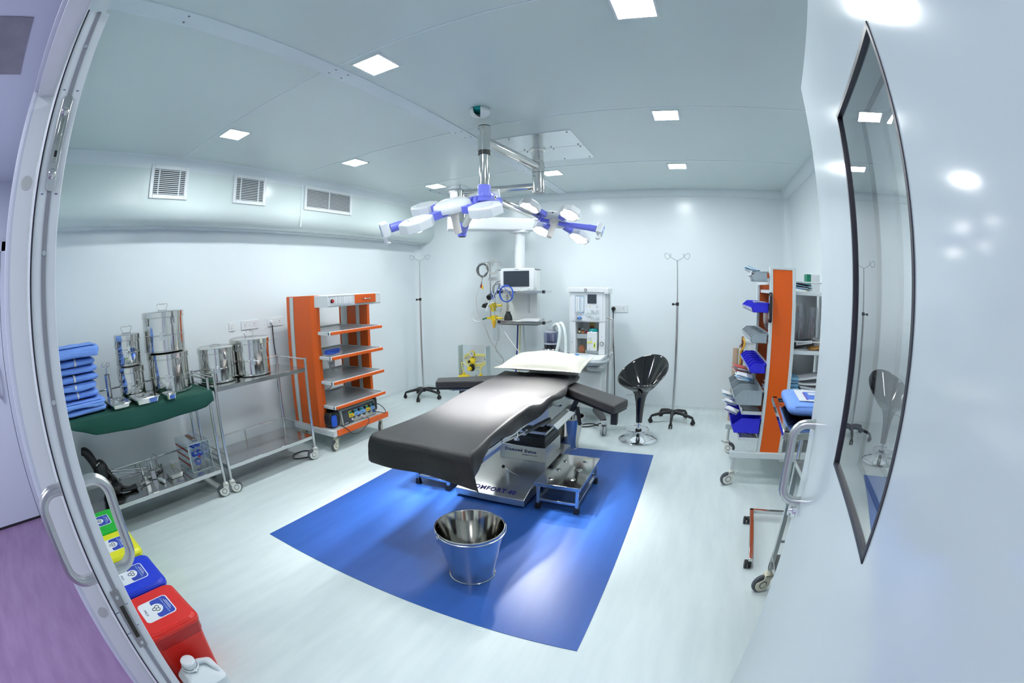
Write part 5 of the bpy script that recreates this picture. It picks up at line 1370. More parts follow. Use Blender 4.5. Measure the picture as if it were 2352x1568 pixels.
def clamp(x,y,rz,label,s=1.0):
    t = thing('rail_clamp', label, 'clamp', (x,y,zb), rz, 'steel table clamps on the bottom shelf')
    Rm = Matrix.Rotation(rz,3,'Z'); P = lambda a,b_,c_: Vector((x,y,zb))+Rm@Vector((a*s,b_*s,c_*s))
    b = MB(); b.box(P(0,0,.018),(.07*s,.045*s,.034*s),Rm); b.box(P(.025,0,.05),(.02*s,.045*s,.04*s),Rm); b.cyl(P(-.01,0,.03),P(-.01,.0,.11),.014*s,n=12); b.build('block', STEEL, t, bevel=.003)
    b = MB(); b.cyl(P(-.01,0,.11),P(-.01,0,.145),.008*s,n=10); b.cyl(P(-.055,.02,.14),P(.04,-.02,.145),.0045*s,n=8); b.sphere(P(-.055,.02,.14),.007*s); b.sphere(P(.04,-.02,.145),.007*s); b.build('tee_screw', STEEL, t)
    b = MB(); b.cyl(P(.0,-.02,.02),P(.01,-.075,.018),.011*s,n=12); b.cyl(P(-.02,-.075,.03),P(.05,-.08,.012),.004*s,n=8); b.build('side_screw', STEEL, t)
    return t
clamp(-3.50,.875,R(20),'nearest of the steel table clamps, lying by the black strap')
clamp(-3.56,.985,R(-15),'steel table clamp with an upright tee screw, in the middle of the shelf')
clamp(-3.665,1.085,R(30),'steel table clamp at the back of the shelf behind the others')
for p0,p1,lab in (((-3.70,.60,.36),(-3.66,1.03,.30),'long steel rod leaning over the black bag, upper one'),((-3.71,.60,.335),(-3.655,1.00,.275),'long steel rod lying below the upper rod'),((-3.66,.66,.285),(-3.61,.90,.30),'short steel rod with a bright collar by the strap')):
    b = MB(); b.cyl(p0,p1,.007,n=10); b.cyl(p0,Vector(p0)+(Vector(p1)-Vector(p0))*.1,.011,n=10); tag(b.build('steel_rod', STEEL), lab, 'rod')
bg = thing('strap_bag', 'black padded straps and buckles heaped at the near end of the bottom shelf', 'straps', (-3.58,.48,zb))
b = MB(); b.sphere((-3.58,.50,.40),.085,(.7,.9,1.35),20,12); b.sphere((-3.60,.53,.31),.085,(1.0,1.0,.75),18,10); b.sphere((-3.50,.58,.29),.06,(1,1.2,.7),16,10); b.build('pad', BLACK, bg, ang=180)
b = MB(); b.tube(smooth_path([(-3.60,.36,.60),(-3.60,.40,.585),(-3.59,.44,.52),(-3.57,.47,.42)],6),[.03+.012*math.sin(PI*k/18) for k in range(19)],10); b.build('padded_arm', BLACK, bg, ang=180)
b = MB()
for pts in ([(-3.56,.52,.44),(-3.52,.60,.36),(-3.48,.64,.29),(-3.47,.70,.266),(-3.49,.77,.263)],[(-3.55,.56,.32),(-3.48,.62,.268),(-3.45,.70,.262),(-3.44,.77,.262)],[(-3.6,.48,.46),(-3.57,.56,.42),(-3.6,.60,.34)]):
    b.tube(smooth_path(pts,6),.014,8)
b.build('strap', BLACK, bg, ang=180)
b = MB(); b.box((-3.55,.485,.475),(.006,.045,.04),Matrix.Rotation(R(20),3,'X')); b.box((-3.515,.60,.30),(.03,.06,.025),None); b.build_each('buckle', STEEL, bg, bevel=.003)

# ============================================================ ORANGE SHELF RACK
rk = thing('shelf_rack', 'tall orange and white wheeled equipment rack with five shelves by the left wall', 'rack', (-3.52,3.32,0))
b = MB(); b.prism([(-3.855,2.905),(-3.44,2.905),(-3.395,2.945),(-3.395,2.985),(-3.855,2.985)],.225,1.562); lt = b.build('side_tower', ORANGE, rk, bevel=.002)
b = MB(); b.bb(-3.79,-3.735,2.901,2.906,.225,1.555); b.build('grey_strip', GREYEN, lt)
b = MB(); b.bb(-3.795,-3.79,2.900,2.906,.225,1.555); b.bb(-3.735,-3.73,2.900,2.906,.225,1.555); b.build('strip_edge', mat('edge_grey',(.40,.44,.45),.4), lt)
b = MB(); b.prism([(-3.855,3.705),(-3.395,3.705),(-3.395,3.745),(-3.44,3.785),(-3.855,3.785)],.225,1.45); rt_ = b.build('side_tower', ORANGE, rk, bevel=.002)
b = MB(); b.bb(-3.82,-3.715,3.698,3.706,.225,1.45); b.bb(-3.565,-3.515,3.698,3.706,.225,1.45); b.build('grey_strip', GREYEN, rt_)
b = MB(); b.bb(-3.855,-3.205,2.93,3.725,1.442,1.558); tp = b.build('top_box', WHITEM, rk, bevel=.004)
b = MB(); b.bb(-3.2055,-3.203,2.935,3.72,1.447,1.4535); b.bb(-3.2055,-3.203,2.935,3.72,1.543,1.5475); b.build('trim_line', mat('edge_grey',(.40,.44,.45),.4), tp)
dr = MB().bb(-3.206,-3.190,3.315,3.63,1.462,1.552).build('drawer', ORANGE, rk, bevel=.003)
MB().tube(smooth_path([(-3.19,3.425,1.505),(-3.17,3.43,1.505),(-3.168,3.475,1.505),(-3.17,3.52,1.505),(-3.19,3.525,1.505)],5),.006,8).build('handle', STEEL, dr)
b = MB(); b.cyl((-3.205,2.985,1.50),(-3.195,2.985,1.50),.019,n=20,m=1); b.cyl((-3.197,2.985,1.50),(-3.183,2.985,1.50),.014,n=20,m=0); b.build('pilot_lamp', [mat('lamp_red',(.55,.01,.01),.2), BLACK], tp)
for k in range(8):
    MB().bb(-3.206,-3.198,3.03+.030*k,3.054+.030*k,1.468,1.538).build('socket_outlet', mat('outlet_white',(.84,.87,.88),.25), tp, bevel=.002)
for z in (1.20,.957,.710,.462):
    b = MB(); b.prism([(-3.85,2.99),(-3.40,2.99),(-3.37,2.955),(-3.225,2.93),(-3.205,2.945),(-3.205,3.715),(-3.225,3.725),(-3.40,3.725),(-3.40,3.70),(-3.85,3.70)],z-.024,z)
    s = b.build('shelf', mat('shelf_grey',(.42,.46,.48),.25), rk, bevel=.002)
    b = MB(); 
    b.bb(-3.375,-3.203,2.930,2.945,z-.026,z+.006); b.bb(-3.222,-3.206,2.93,3.725,z-.026,z+.006); b.bb(-3.84,-3.82,2.99,3.70,z-.024,z+.014); b.bb(-3.83,-3.222,3.700,3.712,z-.024,z+.010)
    b.build('edge_frame', WHITEM, s, bevel=.002)
    MB().bb(-3.206,-3.190,2.952,3.722,z-.026,z+.003).build('front_strip', ORANGE, s, bevel=.003)
bs = MB().bb(-3.87,-3.215,2.885,3.76,.160,.222).build('base', WHITEM, rk, bevel=.004)
MB().bb(-3.216,-3.198,2.935,3.75,.163,.224).build('front_strip', ORANGE, bs, bevel=.003)
for x,y,h in ((-3.275,2.955,R(-75)),(-3.275,3.69,R(-60)),(-3.80,2.955,R(120)),(-3.80,3.69,R(60))): caster(rk,x,y,.163,.056,h,lever=(y<3))
b = MB()
for z in (1.12,.9,.6,.35): b.cyl((-3.83,2.899,z),(-3.83,2.906,z),.006,n=8)
b.build_each('screw', GUN, lt)
# things standing on the rack
b = MB(); rnd = random.Random(2)
for k in range(5):
    pts = []
    for i in range(9):
        a = 2*PI*i/9; pts.append((-3.32+.05*math.sin(a)+rnd.uniform(-.012,.012), 3.05+.100*math.cos(a)+rnd.uniform(-.012,.012)+.008*k, .976+.008*k+rnd.uniform(0,.008)))
    b.tube(smooth_path(pts,5,True),.0042,6,closed=True)
tag(b.build('blue_cable_bundle', CBLUE), 'bundle of bright blue cable lying on the second shelf of the orange rack', 'cable')
b = MB()
for k in range(4):
    y = 3.0+.022*k; b.tube(smooth_path([(-3.33,y,.922),(-3.32,y+.01,.87),(-3.325,y+.02,.80),(-3.34,y+.035,.79),(-3.35,y+.045,.86),(-3.35,y+.05,.922)],5),.0042,6)
b.tube(smooth_path([(-3.45,3.12,.922),(-3.40,3.14,.90),(-3.40,3.15,.82),(-3.43,3.13,.76)],6),.004,6)
tag(b.build('grey_cable_loops', mat('cable_taupe',(.30,.29,.28),.5)), 'loops of grey cable hanging under the second shelf of the orange rack', 'cable')
b = MB(); b.tube(smooth_path([(-3.42,3.10,.68),(-3.43,3.12,.62),(-3.5,3.05,.56),(-3.6,3.02,.54)],6),.004,6)
tag(b.build('grey_lead', CGREY), 'thin grey lead hanging below the third shelf of the orange rack', 'cable')
es = thing('electrosurgical_unit', 'electrosurgical unit with yellow and blue dial panels on the rack base', 'surgical unit', (-3.42,3.36,.2225))
b = MB(); b.prism([(-3.62,.228),(-3.262,.228),(-3.285,.388),(-3.62,.388)],3.075,3.615,T_xz(0)); b.build('case', mat('case_putty',(.52,.53,.47),.4), es, bevel=.004)
fx = lambda z: -3.262-(z-.228)*(.023/.16)
def face(b,y0,y1,z0,z1,o,m): b.add([(fx(z0)+o,y0,z0),(fx(z0)+o,y1,z0),(fx(z1)+o,y1,z1),(fx(z1)+o,y0,z1)],[(0,1,2,3)],m)
b = MB(); face(b,3.09,3.605,.232,.378,.002,0); face(b,3.24,3.60,.232,.262,.0026,1)
for i in range(4): b.cyl((fx(.26)+.001,3.29+.085*i,.258),(fx(.26)+.005,3.29+.085*i,.258),.024,n=18,m=1)
k = b.build('front_panel', [mat('panel_slate',(.055,.065,.085),.4), mat('panel_sage',(.50,.53,.47),.4)], es)
for i,(y0,y1,m_) in enumerate(((3.185,3.265,'y'),(3.268,3.36,'b'),(3.363,3.455,'b'),(3.458,3.53,'y'),(3.533,3.60,'b'))):
    b = MB(); face(b,y0,y1,.285,.352,.0035,0); face(b,y0+.008,y0+.046,.325,.345,.0042,1); face(b,y0+.014,y0+.05,.298,.303,.0042,2)
    b.build('dial_panel', [YELLOW if m_=='y' else mat('dial_blue',(.22,.48,.85),.4), mat('display_green',(.0,.33,.28),.3), INK], es)
    b = MB(); b.cyl((fx(.34)+.003,y1-.018,.337),(fx(.34)+.022,y1-.018,.337),.016,.014,16); b.build('knob', BLACK, es)
b = MB()
for i in range(4): b.cyl((fx(.24)+.001,3.108+.014*i,.243),(fx(.24)+.007,3.108+.014*i,.243),.0045,n=8)
b.cyl((fx(.25)+.001,3.225,.262),(fx(.25)+.004,3.225,.262),.014,n=14); b.build_each('terminal', WHITE, es)
b = MB(); b.cyl((fx(.26),3.375,.258),(fx(.26)+.05,3.385,.250),.010,n=12,m=0); b.tube(smooth_path([(-3.215,3.385,.250),(-3.18,3.39,.24),(-3.160,3.36,.20),(-3.168,3.25,.14),(-3.168,3.12,.145),(-3.175,3.05,.210),(-3.20,3.03,.236),(-3.28,3.06,.233)],8),.0045,6,m=1)
b.build('lead', [mat('plug_pink',(.78,.66,.68),.4), BLACK], es)
b = MB(); b.cyl((fx(.27),3.555,.268),(fx(.27)+.03,3.565,.264),.009,n=12,m=0); b.tube(smooth_path([(-3.235,3.565,.264),(-3.19,3.60,.255),(-3.165,3.66,.235),(-3.19,3.68,.27),(-3.235,3.67,.31),(-3.285,3.66,.33)],8),.0045,6,m=1)
b.build('lead', [CBLUE, BLACK], es)
fsw = thing('foot_switch', 'black foot pedal with a blue tread stood on end on the rack base', 'foot switch', (-3.40,2.98,.2225))
b = MB(); b.prism(rrect(.15,.17,.06,7,2.992,.312),-3.385,-3.285,T_yz(0)); b.build('housing', BLACK, fsw, bevel=.02, seg=3)
b = MB(); b.prism(rrect(.075,.125,.03,6,2.968,.302),-3.286,-3.268,T_yz(0)); b.build('tread', mat('tread_blue',(.01,.10,.62),.35), fsw, bevel=.008)
fs2 = thing('foot_switch', 'black rounded foot pedal behind the electrosurgical unit at the rack end', 'foot switch', (-3.37,3.66,.2225))
b = MB(); b.prism(rrect(.075,.16,.035,6,3.664,.318),-3.46,-3.31,T_yz(0)); b.build('housing', BLACK, fs2, bevel=.015)
b = MB(); b.bb(-3.83,-3.66,3.0,3.69,.2235,.43); tag(b.build('black_case', BLACK, bevel=.006), 'black equipment case at the back of the rack base behind the electrosurgical unit', 'case')

# ============================================================ COLOURED WASTE BINS AT THE FRONT WALL
def waste_bin(xr, m_, label, liner=False):
    w = .322; cx = xr-w/2; yf, yb = .412, .118; cy=(yf+yb)/2; d = yf-yb; H=.385
    t = thing('waste_bin', label, 'waste bin', (cx,cy,0), 0, 'lidded bins in a row along the front wall')
    b = MB(); b.prism(rrect(w*.80,d*.80,.03,5,cx,cy),0.0,H-.03,None,poly1=rrect(w*.95,d*.95,.035,5,cx,cy)); b.build('body', m_, t, bevel=.004)
    if liner:
        lo = rrect(w*.945,d*.945,.035,6,cx,cy); hi = rrect(w*.975,d*.97,.035,6,cx,cy)
        rn = random.Random(3); lo = [(x+rn.uniform(-.003,.003),y+rn.uniform(-.003,.003)) for x,y in lo]
        MB().prism(lo,H-.095,H-.035,None,poly1=hi).build('liner', BAGRED, t, bevel=.004)
    b = MB(); b.prism(rrect(w,d,.04,6,cx,cy),H-.036,H-.014); b.prism(rrect(w*.97,d*.97,.04,6,cx,cy),H-.014,H,None,poly1=rrect(w*.90,d*.88,.04,6,cx,cy))
    l = b.build('lid', m_, t, bevel=.004, seg=2)
    # sticker: white half by the wall with the maker's script, blue half towards the room
    sy = cy-.012; lw, lh = .150, .175
    def wp(p, z): return [(cx-x, sy-y) for x,y in p][::-1]
    sk_ = MB(); sk_.prism(wp(rrect(lw,lh,.022,6),0),H,H+.0008); s = sk_.build('sticker', LABELW, l)
    b = MB(); b.prism(wp([(x,y) for x,y in rrect(lw-.012,lh*.55,.016,5,0,-lh*.19)],0),H+.0008,H+.0012); b.build('sticker_blue', LABELB, s)
    b = MB(); b.cyl((cx,sy,H+.0012),(cx,sy,H+.0016),.036,n=30); b.build('sticker_disc', LABELW, s)
    b = MB(); zz = H+.0018
    for k in range(3):
        a = R(90+120*k); c0 = Vector((cx-.012*math.cos(a), sy-.012*math.sin(a), zz))
        b.torus(c0,.0105,.0019,None,16,4,a0=a+R(42),a1=a+R(318)) ; b.cyl((cx,sy,zz-.001),(cx,sy,zz+.0005),.004,n=10)
    b.build('hazard_symbol', INKB, s)
    text_mesh('BIOMEDICAL WASTE', .0125, MX((cx,sy+.050,H+.0016),(-1,0,0),(0,-1,0)), 'sticker_text', LABELT, s, ext=.0002)
    text_mesh('sClear', .020, MX((cx,sy-.062,H+.0012),(-1,0,0),(0,-1,0)), 'sticker_text', INK, s, ext=.0002, shear=.2)
    for k,wd in enumerate((.085,.062)):
        MB().bb(cx-wd/2,cx+wd/2,sy+.061+.008*k,sy+.064+.008*k,H+.0012,H+.0016).build('sticker_line', LABELW, s)
    return t
waste_bin(-1.572, REDP, 'red waste bin with a red liner showing under its lid', True)
waste_bin(-1.915, BLUP, 'blue waste bin between the red and the yellow one')
waste_bin(-2.275, YELP, 'yellow waste bin between the blue and the green one')
waste_bin(-2.625, GREP, 'green waste bin furthest along the row beside the steel trolley')
jc = thing('jerrycan', 'milky white plastic jerrycan with a round cap beside the red bin', 'jerrycan', (-1.47,.23,0))
b = MB(); lo = rrect(.165,.20,.03,6,-1.465,.245); b.prism(lo,0,.185); b.prism(lo,.185,.222,None,poly1=rrect(.09,.13,.03,6,-1.48,.235)); b.build('body', HDPE, jc, bevel=.012, seg=3)
b = MB(); b.cyl((-1.495,.225,.215),(-1.495,.225,.238),.026,n=20); b.lathe([(.034,0),(.036,.004),(.036,.026),(.031,.031),(0,.032)],(-1.495,.225,.236),30,capb=True); b.build('cap', HDPE, jc, ang=40)
b = MB(); b.tube(smooth_path([(-1.49,.265,.232),(-1.47,.30,.238),(-1.44,.315,.225),(-1.425,.325,.19)],6),.012,10); b.torus((-1.495,.225,.232),.040,.004,None,24,6); b.box((-1.455,.232,.232),(.02,.012,.006)); b.build('handle', HDPE, jc)
# ============================================================ RIGHT SIDE: BIN RACK
br = thing('bin_rack', 'tall white rack with orange end panels carrying blue and grey storage bins', 'rack', (.75,3.9,0))
def endframe(y, front):
    x0,x1 = .60,.822
    b = MB(); b.bb(x0,x0+.026,y,y+.05,.28,1.775); b.bb(x1-.030,x1,y,y+.05,.28,1.775); b.bb(x0+.026,x1-.030,y,y+.05,1.757,1.775); b.bb(x0+.026,x1-.030,y,y+.05,.28,.305)
    f = b.build('end_frame', GREYEN, br, bevel=.003)
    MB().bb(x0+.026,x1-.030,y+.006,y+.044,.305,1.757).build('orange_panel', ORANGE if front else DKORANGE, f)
    return f
ef = endframe(3.50, True); ef2 = endframe(4.262, False)
b = MB(); b.tube(smooth_path([(.604,3.50,1.565),(.604,3.478,1.56),(.604,3.47,1.53),(.604,3.47,1.40),(.604,3.478,1.37),(.604,3.50,1.365)],6),.013,10); b.sphere((.604,3.492,1.565),.017); b.sphere((.604,3.492,1.365),.017)
b.build('handle', BLACK, br)
for y in (3.52,4.285):
    MB().bb(.365,1.215,y-.025,y+.025,.248,.300).build('base_beam', GREYEN, br, bevel=.004)
    for x in (.405,1.17): caster(br,x,y,.25,.057,R(200) if y<4 else R(-30),lever=True, mats=(mat('caster_ivory',(.74,.75,.70),.4), TYRE))
MB().bb(.66,.80,3.53,4.28,.255,.29).build('base_spine', GREYEN, br)
for z in (1.64,1.445,1.215,.985,.735,.515): MB().bb(.6035,.612,3.55,4.26,z,z+.05).build('hanging_rail', GREYEN, br)
b = MB()
for z in (1.70,1.45,1.215,.985,.74,.52): b.bb(.597,.604,3.495,3.503,z-.02,z+.02)
b.build_each('rail_tab', GREYEN, br, bevel=.003)
for z,x0 in ((1.60,.635),(1.135,.83),(.722,.83),(.235,.83)):
    s = MB().bb(x0,1.225,3.56,4.27,z-.03,z).build('shelf', WHITEM, br, bevel=.003)
    if z > 1: MB().cyl((.83,3.575,z+.072),(1.225,3.575,z+.072),.006,n=8).build('guard_rail', WHITEM, s)
MB().bb(.83,1.225,4.255,4.262,.24,1.57).build('back_sheet', BRUSH, br)
for y in (3.57,): MB().bb(1.205,1.228,y-.01,y+.02,.24,1.70).build('side_post', GREYEN, br)
for z in (.640,.420):
    b = MB(); b.bb(.425,.60,3.52,3.526,z-.026,z+.0); b.bb(.425,.431,3.52,4.25,z-.026,z+.0); b.bb(.425,.60,3.52,4.25,z-.028,z-.024); b.prism([(.425,z-.026),(.435,z-.026),(.425,z+.03),(.415,z+.03)],3.52,3.53,T_xz(0))
    b.build('side_tray', WHITEM, br, bevel=.002)
# ---- storage bins
def make_bin(x0,x1,w,z0,z1,m_):
    """hopper bin, open towards -x; built with its near side at y=0 of its own origin"""
    L = x1-x0; H = z1-z0; t = .0035
    side = [(x1,z0),(x0+.10*L,z0),(x0,z0+.48*H),(x0+.33*L,z1),(x1,z1)]
    b = MB()
    b.prism(side,0,t,T_xz(0)); b.prism(side,w-t,w,T_xz(0))
    b.bb(x0+.10*L,x1,0,w,z0,z0+t); b.bb(x1-t,x1,0,w,z0,z1)
    b.prism([(x0+.10*L,z0),(x0+.10*L+t,z0),(x0+t,z0+.48*H),(x0,z0+.48*H)],0,w,T_xz(0))
    # rim rolled over the sides
    b.bb(x0+.33*L,x1+.006,-.003,.004,z1-.008,z1); b.bb(x0+.33*L,x1+.006,w-.004,w+.003,z1-.008,z1); b.bb(x1-.002,x1+.008,-.003,w+.003,z1-.010,z1)
    for q in (.45,.75): b.bb(x0+q*L,x0+q*L+.006,-.0015,0,z0+.01,z1-.01)
    b.bb(x0-.003,x0+.004,0,w,z0+.44*H,z0+.52*H)
    return b
ords = ['nearest the orange end panel','second behind the orange end panel','third behind the orange end panel','fourth behind the orange end panel','fifth behind the orange end panel','last at the far end']
def bin_row(n, x0, x1, y0, pitch, z0, z1, m_, what, size, group):
    w = pitch-.006; first = None
    for i in range(n):
        lab = '%s %s bin %s, in the %s' % (size, 'blue' if m_ is BINBLUE else 'grey', ords[i] if i < n-1 or n==1 else ords[5], what)
        if first is None:
            first = make_bin(x0,x1,w,z0,z1,m_).build('storage_bin', m_, bevel=.0015)
            first.data.transform(Matrix.Translation((0,0,-z0))); first.location = (0,y0,z0); tag(first,lab,'storage bin',group)
            L,H = x1-x0, z1-z0; lb = MB()
            k0 = Vector((x0+.08*L,0,.08*H)); k1 = Vector((x0+.012*L,0,.42*H)); nrm = Vector((-1,0,-.2)).normalized()*.0025
            lb.add([k0+nrm+Vector((0,w*.12,0)),k0+nrm+Vector((0,w*.88,0)),k1+nrm+Vector((0,w*.88,0)),k1+nrm+Vector((0,w*.12,0))],[(0,1,2,3)])
            lb.build('label_card', PAPER, first, world=False, solid=.001)
        else:
            o = copy_tree(first); o.location = (0,y0+pitch*i,z0); relabel(o,lab)
bin_row(1,.445,.578,3.505,.125,1.66,1.738,BINGREY,'topmost row','single small','small storage bins on the rack')
bin_row(6,.450,.590,3.512,.124,1.422,1.497,BINBLUE,'upper blue row','small','small storage bins on the rack')
bin_row(6,.452,.588,3.512,.124,1.186,1.260,BINGREY,'middle grey row','small','small storage bins on the rack')
bin_row(6,.452,.591,3.512,.124,.950,1.028,BINBLUE,'lower blue row','small','small storage bins on the rack')
bin_row(3,.345,.582,3.485,.262,.697,.816,BINGREY,'lower grey row','large','large storage bins on the rack')
bin_row(3,.350,.590,3.485,.262,.468,.590,BINBLUE,'bottom blue row','large','large storage bins on the rack')
# packets sticking out of the bins: each handful is one object
def packets(name, x, y, z, n, sx, sy, seed, mats_, label, cat='packets', tilt=25):
    rnd = random.Random(seed)
    if name.endswith('s'): name = name[:-1]
    base = Matrix.Rotation(R(tilt*.7),3,'Y') @ Matrix.Rotation(R(rnd.uniform(-6,6)),3,'X')
    for i in range(n):
        Rm = base @ Matrix.Rotation(R(rnd.uniform(-22,22)),3,'Z')
        m_ = mats_[i%len(mats_)]
        o = MB().box(Vector((x,y,z)) + base @ Vector((rnd.uniform(-.014,.014),rnd.uniform(-sy*.12,sy*.12),.0075*i)),(sx,sy*.7,.005),Rm).build(name, m_, bevel=.0015)
        tag(o, label, cat, label)
packets('sealed_packets',.452,3.568,1.728,6,.11,.10,1,[PAPER,LABELW,PACKBLUE],'white and blue sealed packets spilling out of the topmost grey bin',tilt=30)
b = MB()
for k in range(7): b.cyl((.428,3.522+.014*k,1.702),(.452,3.522+.014*k,1.738),.006,n=8)
[tag(o,'slim white roll in the row at the mouth of the topmost grey bin','roll','slim white rolls') for o in b.build_each('paper_roll', PAPER)]
packets('paper_slips',.53,3.56,1.495,2,.10,.09,3,[PAPER],'flat white slip on top of the nearest upper blue bin',tilt=3)
packets('foil_packets',.46,4.14,.835,8,.16,.20,5,[LABELW,mat('foil',(.6,.62,.65),.2,.7),PAPER,mat('packet_red',(.5,.05,.04),.5)],'clear and foil packets heaped in the far large grey bin',tilt=18)
packets('glove_packets',.46,3.88,.835,5,.15,.18,6,[LABELW,PACKBLUE],'white and blue packets in the middle large grey bin',tilt=14)
packets('dressing_packs',.352,4.13,.612,5,.11,.20,7,[PAPER,LABELW,PACKBLUE],'white dressing packs piled in the far large blue bin',tilt=22)
packets('dressing_packs',.352,3.88,.607,4,.11,.18,8,[PAPER,LABELW,LABELT],'white dressing packs piled in the middle large blue bin',tilt=22)
packets('dressing_packs',.352,3.62,.603,4,.11,.16,9,[PAPER,LABELB,LABELW],'white and blue dressing packs leaning in the nearest large blue bin',tilt=22)
packets('white_packet',.50,3.62,.428,4,.10,.10,10,[PAPER,GUN,WHITE],'white packets lying in the lowest white side tray',tilt=20)
# goods on the rack shelves
t = thing('medicine_carton', 'white medicine carton with a green side on the top rack shelf', 'carton', (1.10,4.0,1.601))
MB().bb(1.075,1.165,3.95,4.06,1.601,1.752).build('box', PAPER, t, bevel=.002); MB().bb(1.035,1.074,3.95,4.06,1.66,1.752).build('green_side', GREENP, t); MB().bb(1.035,1.074,3.95,4.06,1.601,1.66).build('cream_side', mat('carton_cream',(.75,.70,.50),.5), t)
packets('document_folder',.93,3.80,1.622,7,.17,.20,12,[PACKBLUE,PAPER,BLACK],'slanting pile of blue and white folders on the top rack shelf',tilt=10)
packets('linen_pads',.69,3.70,1.612,5,.10,.16,13,[PAPER,LABELW],'small stack of white pads on the top rack shelf behind the end panel',tilt=6)
for i,(x,y,w,h,lab) in enumerate(((.90,3.93,.10,.34,'clear plastic bag of tubing, left one on the second rack shelf'),(1.00,4.06,.12,.36,'clear plastic bag with pink print in the middle of the second rack shelf'),(1.12,4.0,.11,.33,'clear plastic bag at the right on the second rack shelf'))):
    t = thing('plastic_bag', lab, 'bag', (x,y,1.136), 0, 'clear plastic bags on the rack')
    b = MB(); vs=[]; n,k=18,10; rnd=random.Random(20+i); ph=[rnd.uniform(0,6) for _ in range(3)]
    for j in range(k+1):
        f=j/k
        for q in range(n):
            a=2*PI*q/n; r=w/2*(1-.25*f**3)*(1+.12*math.sin(3*a+ph[0]+4*f)+.08*math.sin(5*a+ph[1]+7*f)); vs.append((x+r*math.cos(a),y+r*.6*math.sin(a),1.136+h*f))
    fs=[(j*n+q,j*n+(q+1)%n,(j+1)*n+(q+1)%n,(j+1)*n+q) for j in range(k) for q in range(n)]
    b.add(vs,fs); b.build('film', PLASTICB, t, ang=180)
    b = MB()
    for q in range(3): b.tube(smooth_path([(x-.02+.02*q,y,1.14),(x-.03+.025*q,y+.01,1.22),(x+.015-.01*q,y,1.30),(x-.01+.015*q,y,1.38)],5),.005,6,m=q%2)
    b.build('tubing', [mat('tube_pink',(.62,.36,.45),.4), SILI], t)
t = thing('plastic_bag', 'clear plastic bag hanging behind the left edge of the end panel', 'bag', (.62,3.95,1.25), 0, 'clear plastic bags on the rack')
MB().sphere((.655,3.95,1.37),.10,(.35,.8,1.15),16,12).build('film', PLASTICB, t, ang=180)
t = thing('label_printer', 'small black device with a white striped face on the second rack shelf', 'device', (.95,3.75,1.136))
Rm = Matrix.Rotation(R(-8),3,'Y'); 
MB().box((.945,3.74,1.176),(.20,.12,.045),Rm).build('case', BLACK, t, bevel=.004); MB().box((.955,3.676,1.187),(.15,.006,.028),Rm).build('face', PAPER, t)
b = MB()
for k in range(9): b.box((.90+.013*k,3.672,1.181+.0019*k),(.006,.002,.006),Rm)
b.build('marking', INKB, t)
o = MB().grid(lambda u,v: Vector((1.00+.19*u,3.60+.16*v,1.142+.012*math.sin(u*2.4)+.004*v)),10,4); tag(o.build('orange_leaflet', mat('leaflet',(.80,.40,.10),.5), solid=.003), 'orange leaflet curling on the front of the second rack shelf', 'leaflet')
packets('white_sachets',1.13,3.80,1.168,6,.12,.12,15,[PAPER,LABELW],'loose heap of white sachets on the second rack shelf',tilt=22)
rnd = random.Random(31)
for i in range(6):
    o = MB().grid(lambda u,v: Vector((.93+.02*math.sin(i)+.23*u,3.60+.22*v,.736+.034*i+.012*math.sin(3*u+i)+.02*u*u*math.sin(i*1.3)-.004*v)),12,4)
    tag(o.build('surgical_gown_pack', [PAPER], solid=.012, ang=180), ['lowest','second lowest','third','fourth','fifth','topmost'][i]+' crumpled white gown pack in the pile on the third rack shelf', 'gown pack', 'white gown packs on the rack')
for i in range(7):
    o = MB().bb(.845,.925,3.605+.01*(i%3),3.80,.724+.027*i,.748+.027*i); tag(o.build('drape_pack', PACKBLUE, bevel=.008), ['lowest','second','third','fourth','fifth','sixth','topmost'][i]+' pale blue drape pack up the pile on the third rack shelf', 'drape pack', 'pale blue drape packs on the rack')
packets('blue_packet',.66,3.70,.79,8,.07,.18,17,[PACKBLUE,LABELW],'pale blue packs wedged behind the large grey bins',tilt=12)
tag(MB().bb(.86,1.05,3.66,3.95,.2365,.42).build('steel_container', BRUSH, bevel=.006), 'brushed steel container on the lowest rack shelf', 'container')
# things behind the rack
t = thing('cardboard_tube', 'brown cardboard tube standing behind the storage bins by the back wall', 'tube', (.515,5.42,0))
b = MB(); b.cyl((.515,5.42,0),(.515,5.42,.892),.037,n=22); b.build('tube', CARD, t); MB().cyl((.515,5.42,.72),(.515,5.42,.722),.0378,n=22).build('seam', mat('card_dark',(.36,.25,.18),.8), t)
t = thing('wooden_post', 'dark wooden post with a yellow ribbon beside the cardboard tube', 'post', (.60,5.45,0))
MB().bb(.585,.615,5.435,5.465,0,1.03).build('post', WOOD, t, bevel=.003)
b = MB(); b.tube(smooth_path([(.60,5.41,1.02),(.618,5.38,.97),(.605,5.39,.90),(.575,5.40,.86),(.58,5.42,.75),(.565,5.42,.62),(.575,5.42,.45)],6),[.012]*37,6); b.build('ribbon', RIBBON, t)
b = MB(); b.cyl((.56,5.43,.90),(.60,5.43,.965),.008,n=8); b.build('twig', WOOD, t)
t = thing('side_cabinet', 'white cabinet standing against the back wall behind the bin rack', 'cabinet', (.80,5.5,0))
MB().bb(.635,1.05,5.40,5.58,0,.955).build('carcass', WHITEM, t, bevel=.004); MB().bb(.63,1.06,5.39,5.585,.955,.985).build('top', GREYEN, t, bevel=.003)
MB().bb(.70,.73,5.385,5.40,.78,.88).build('catch', GUN, t)
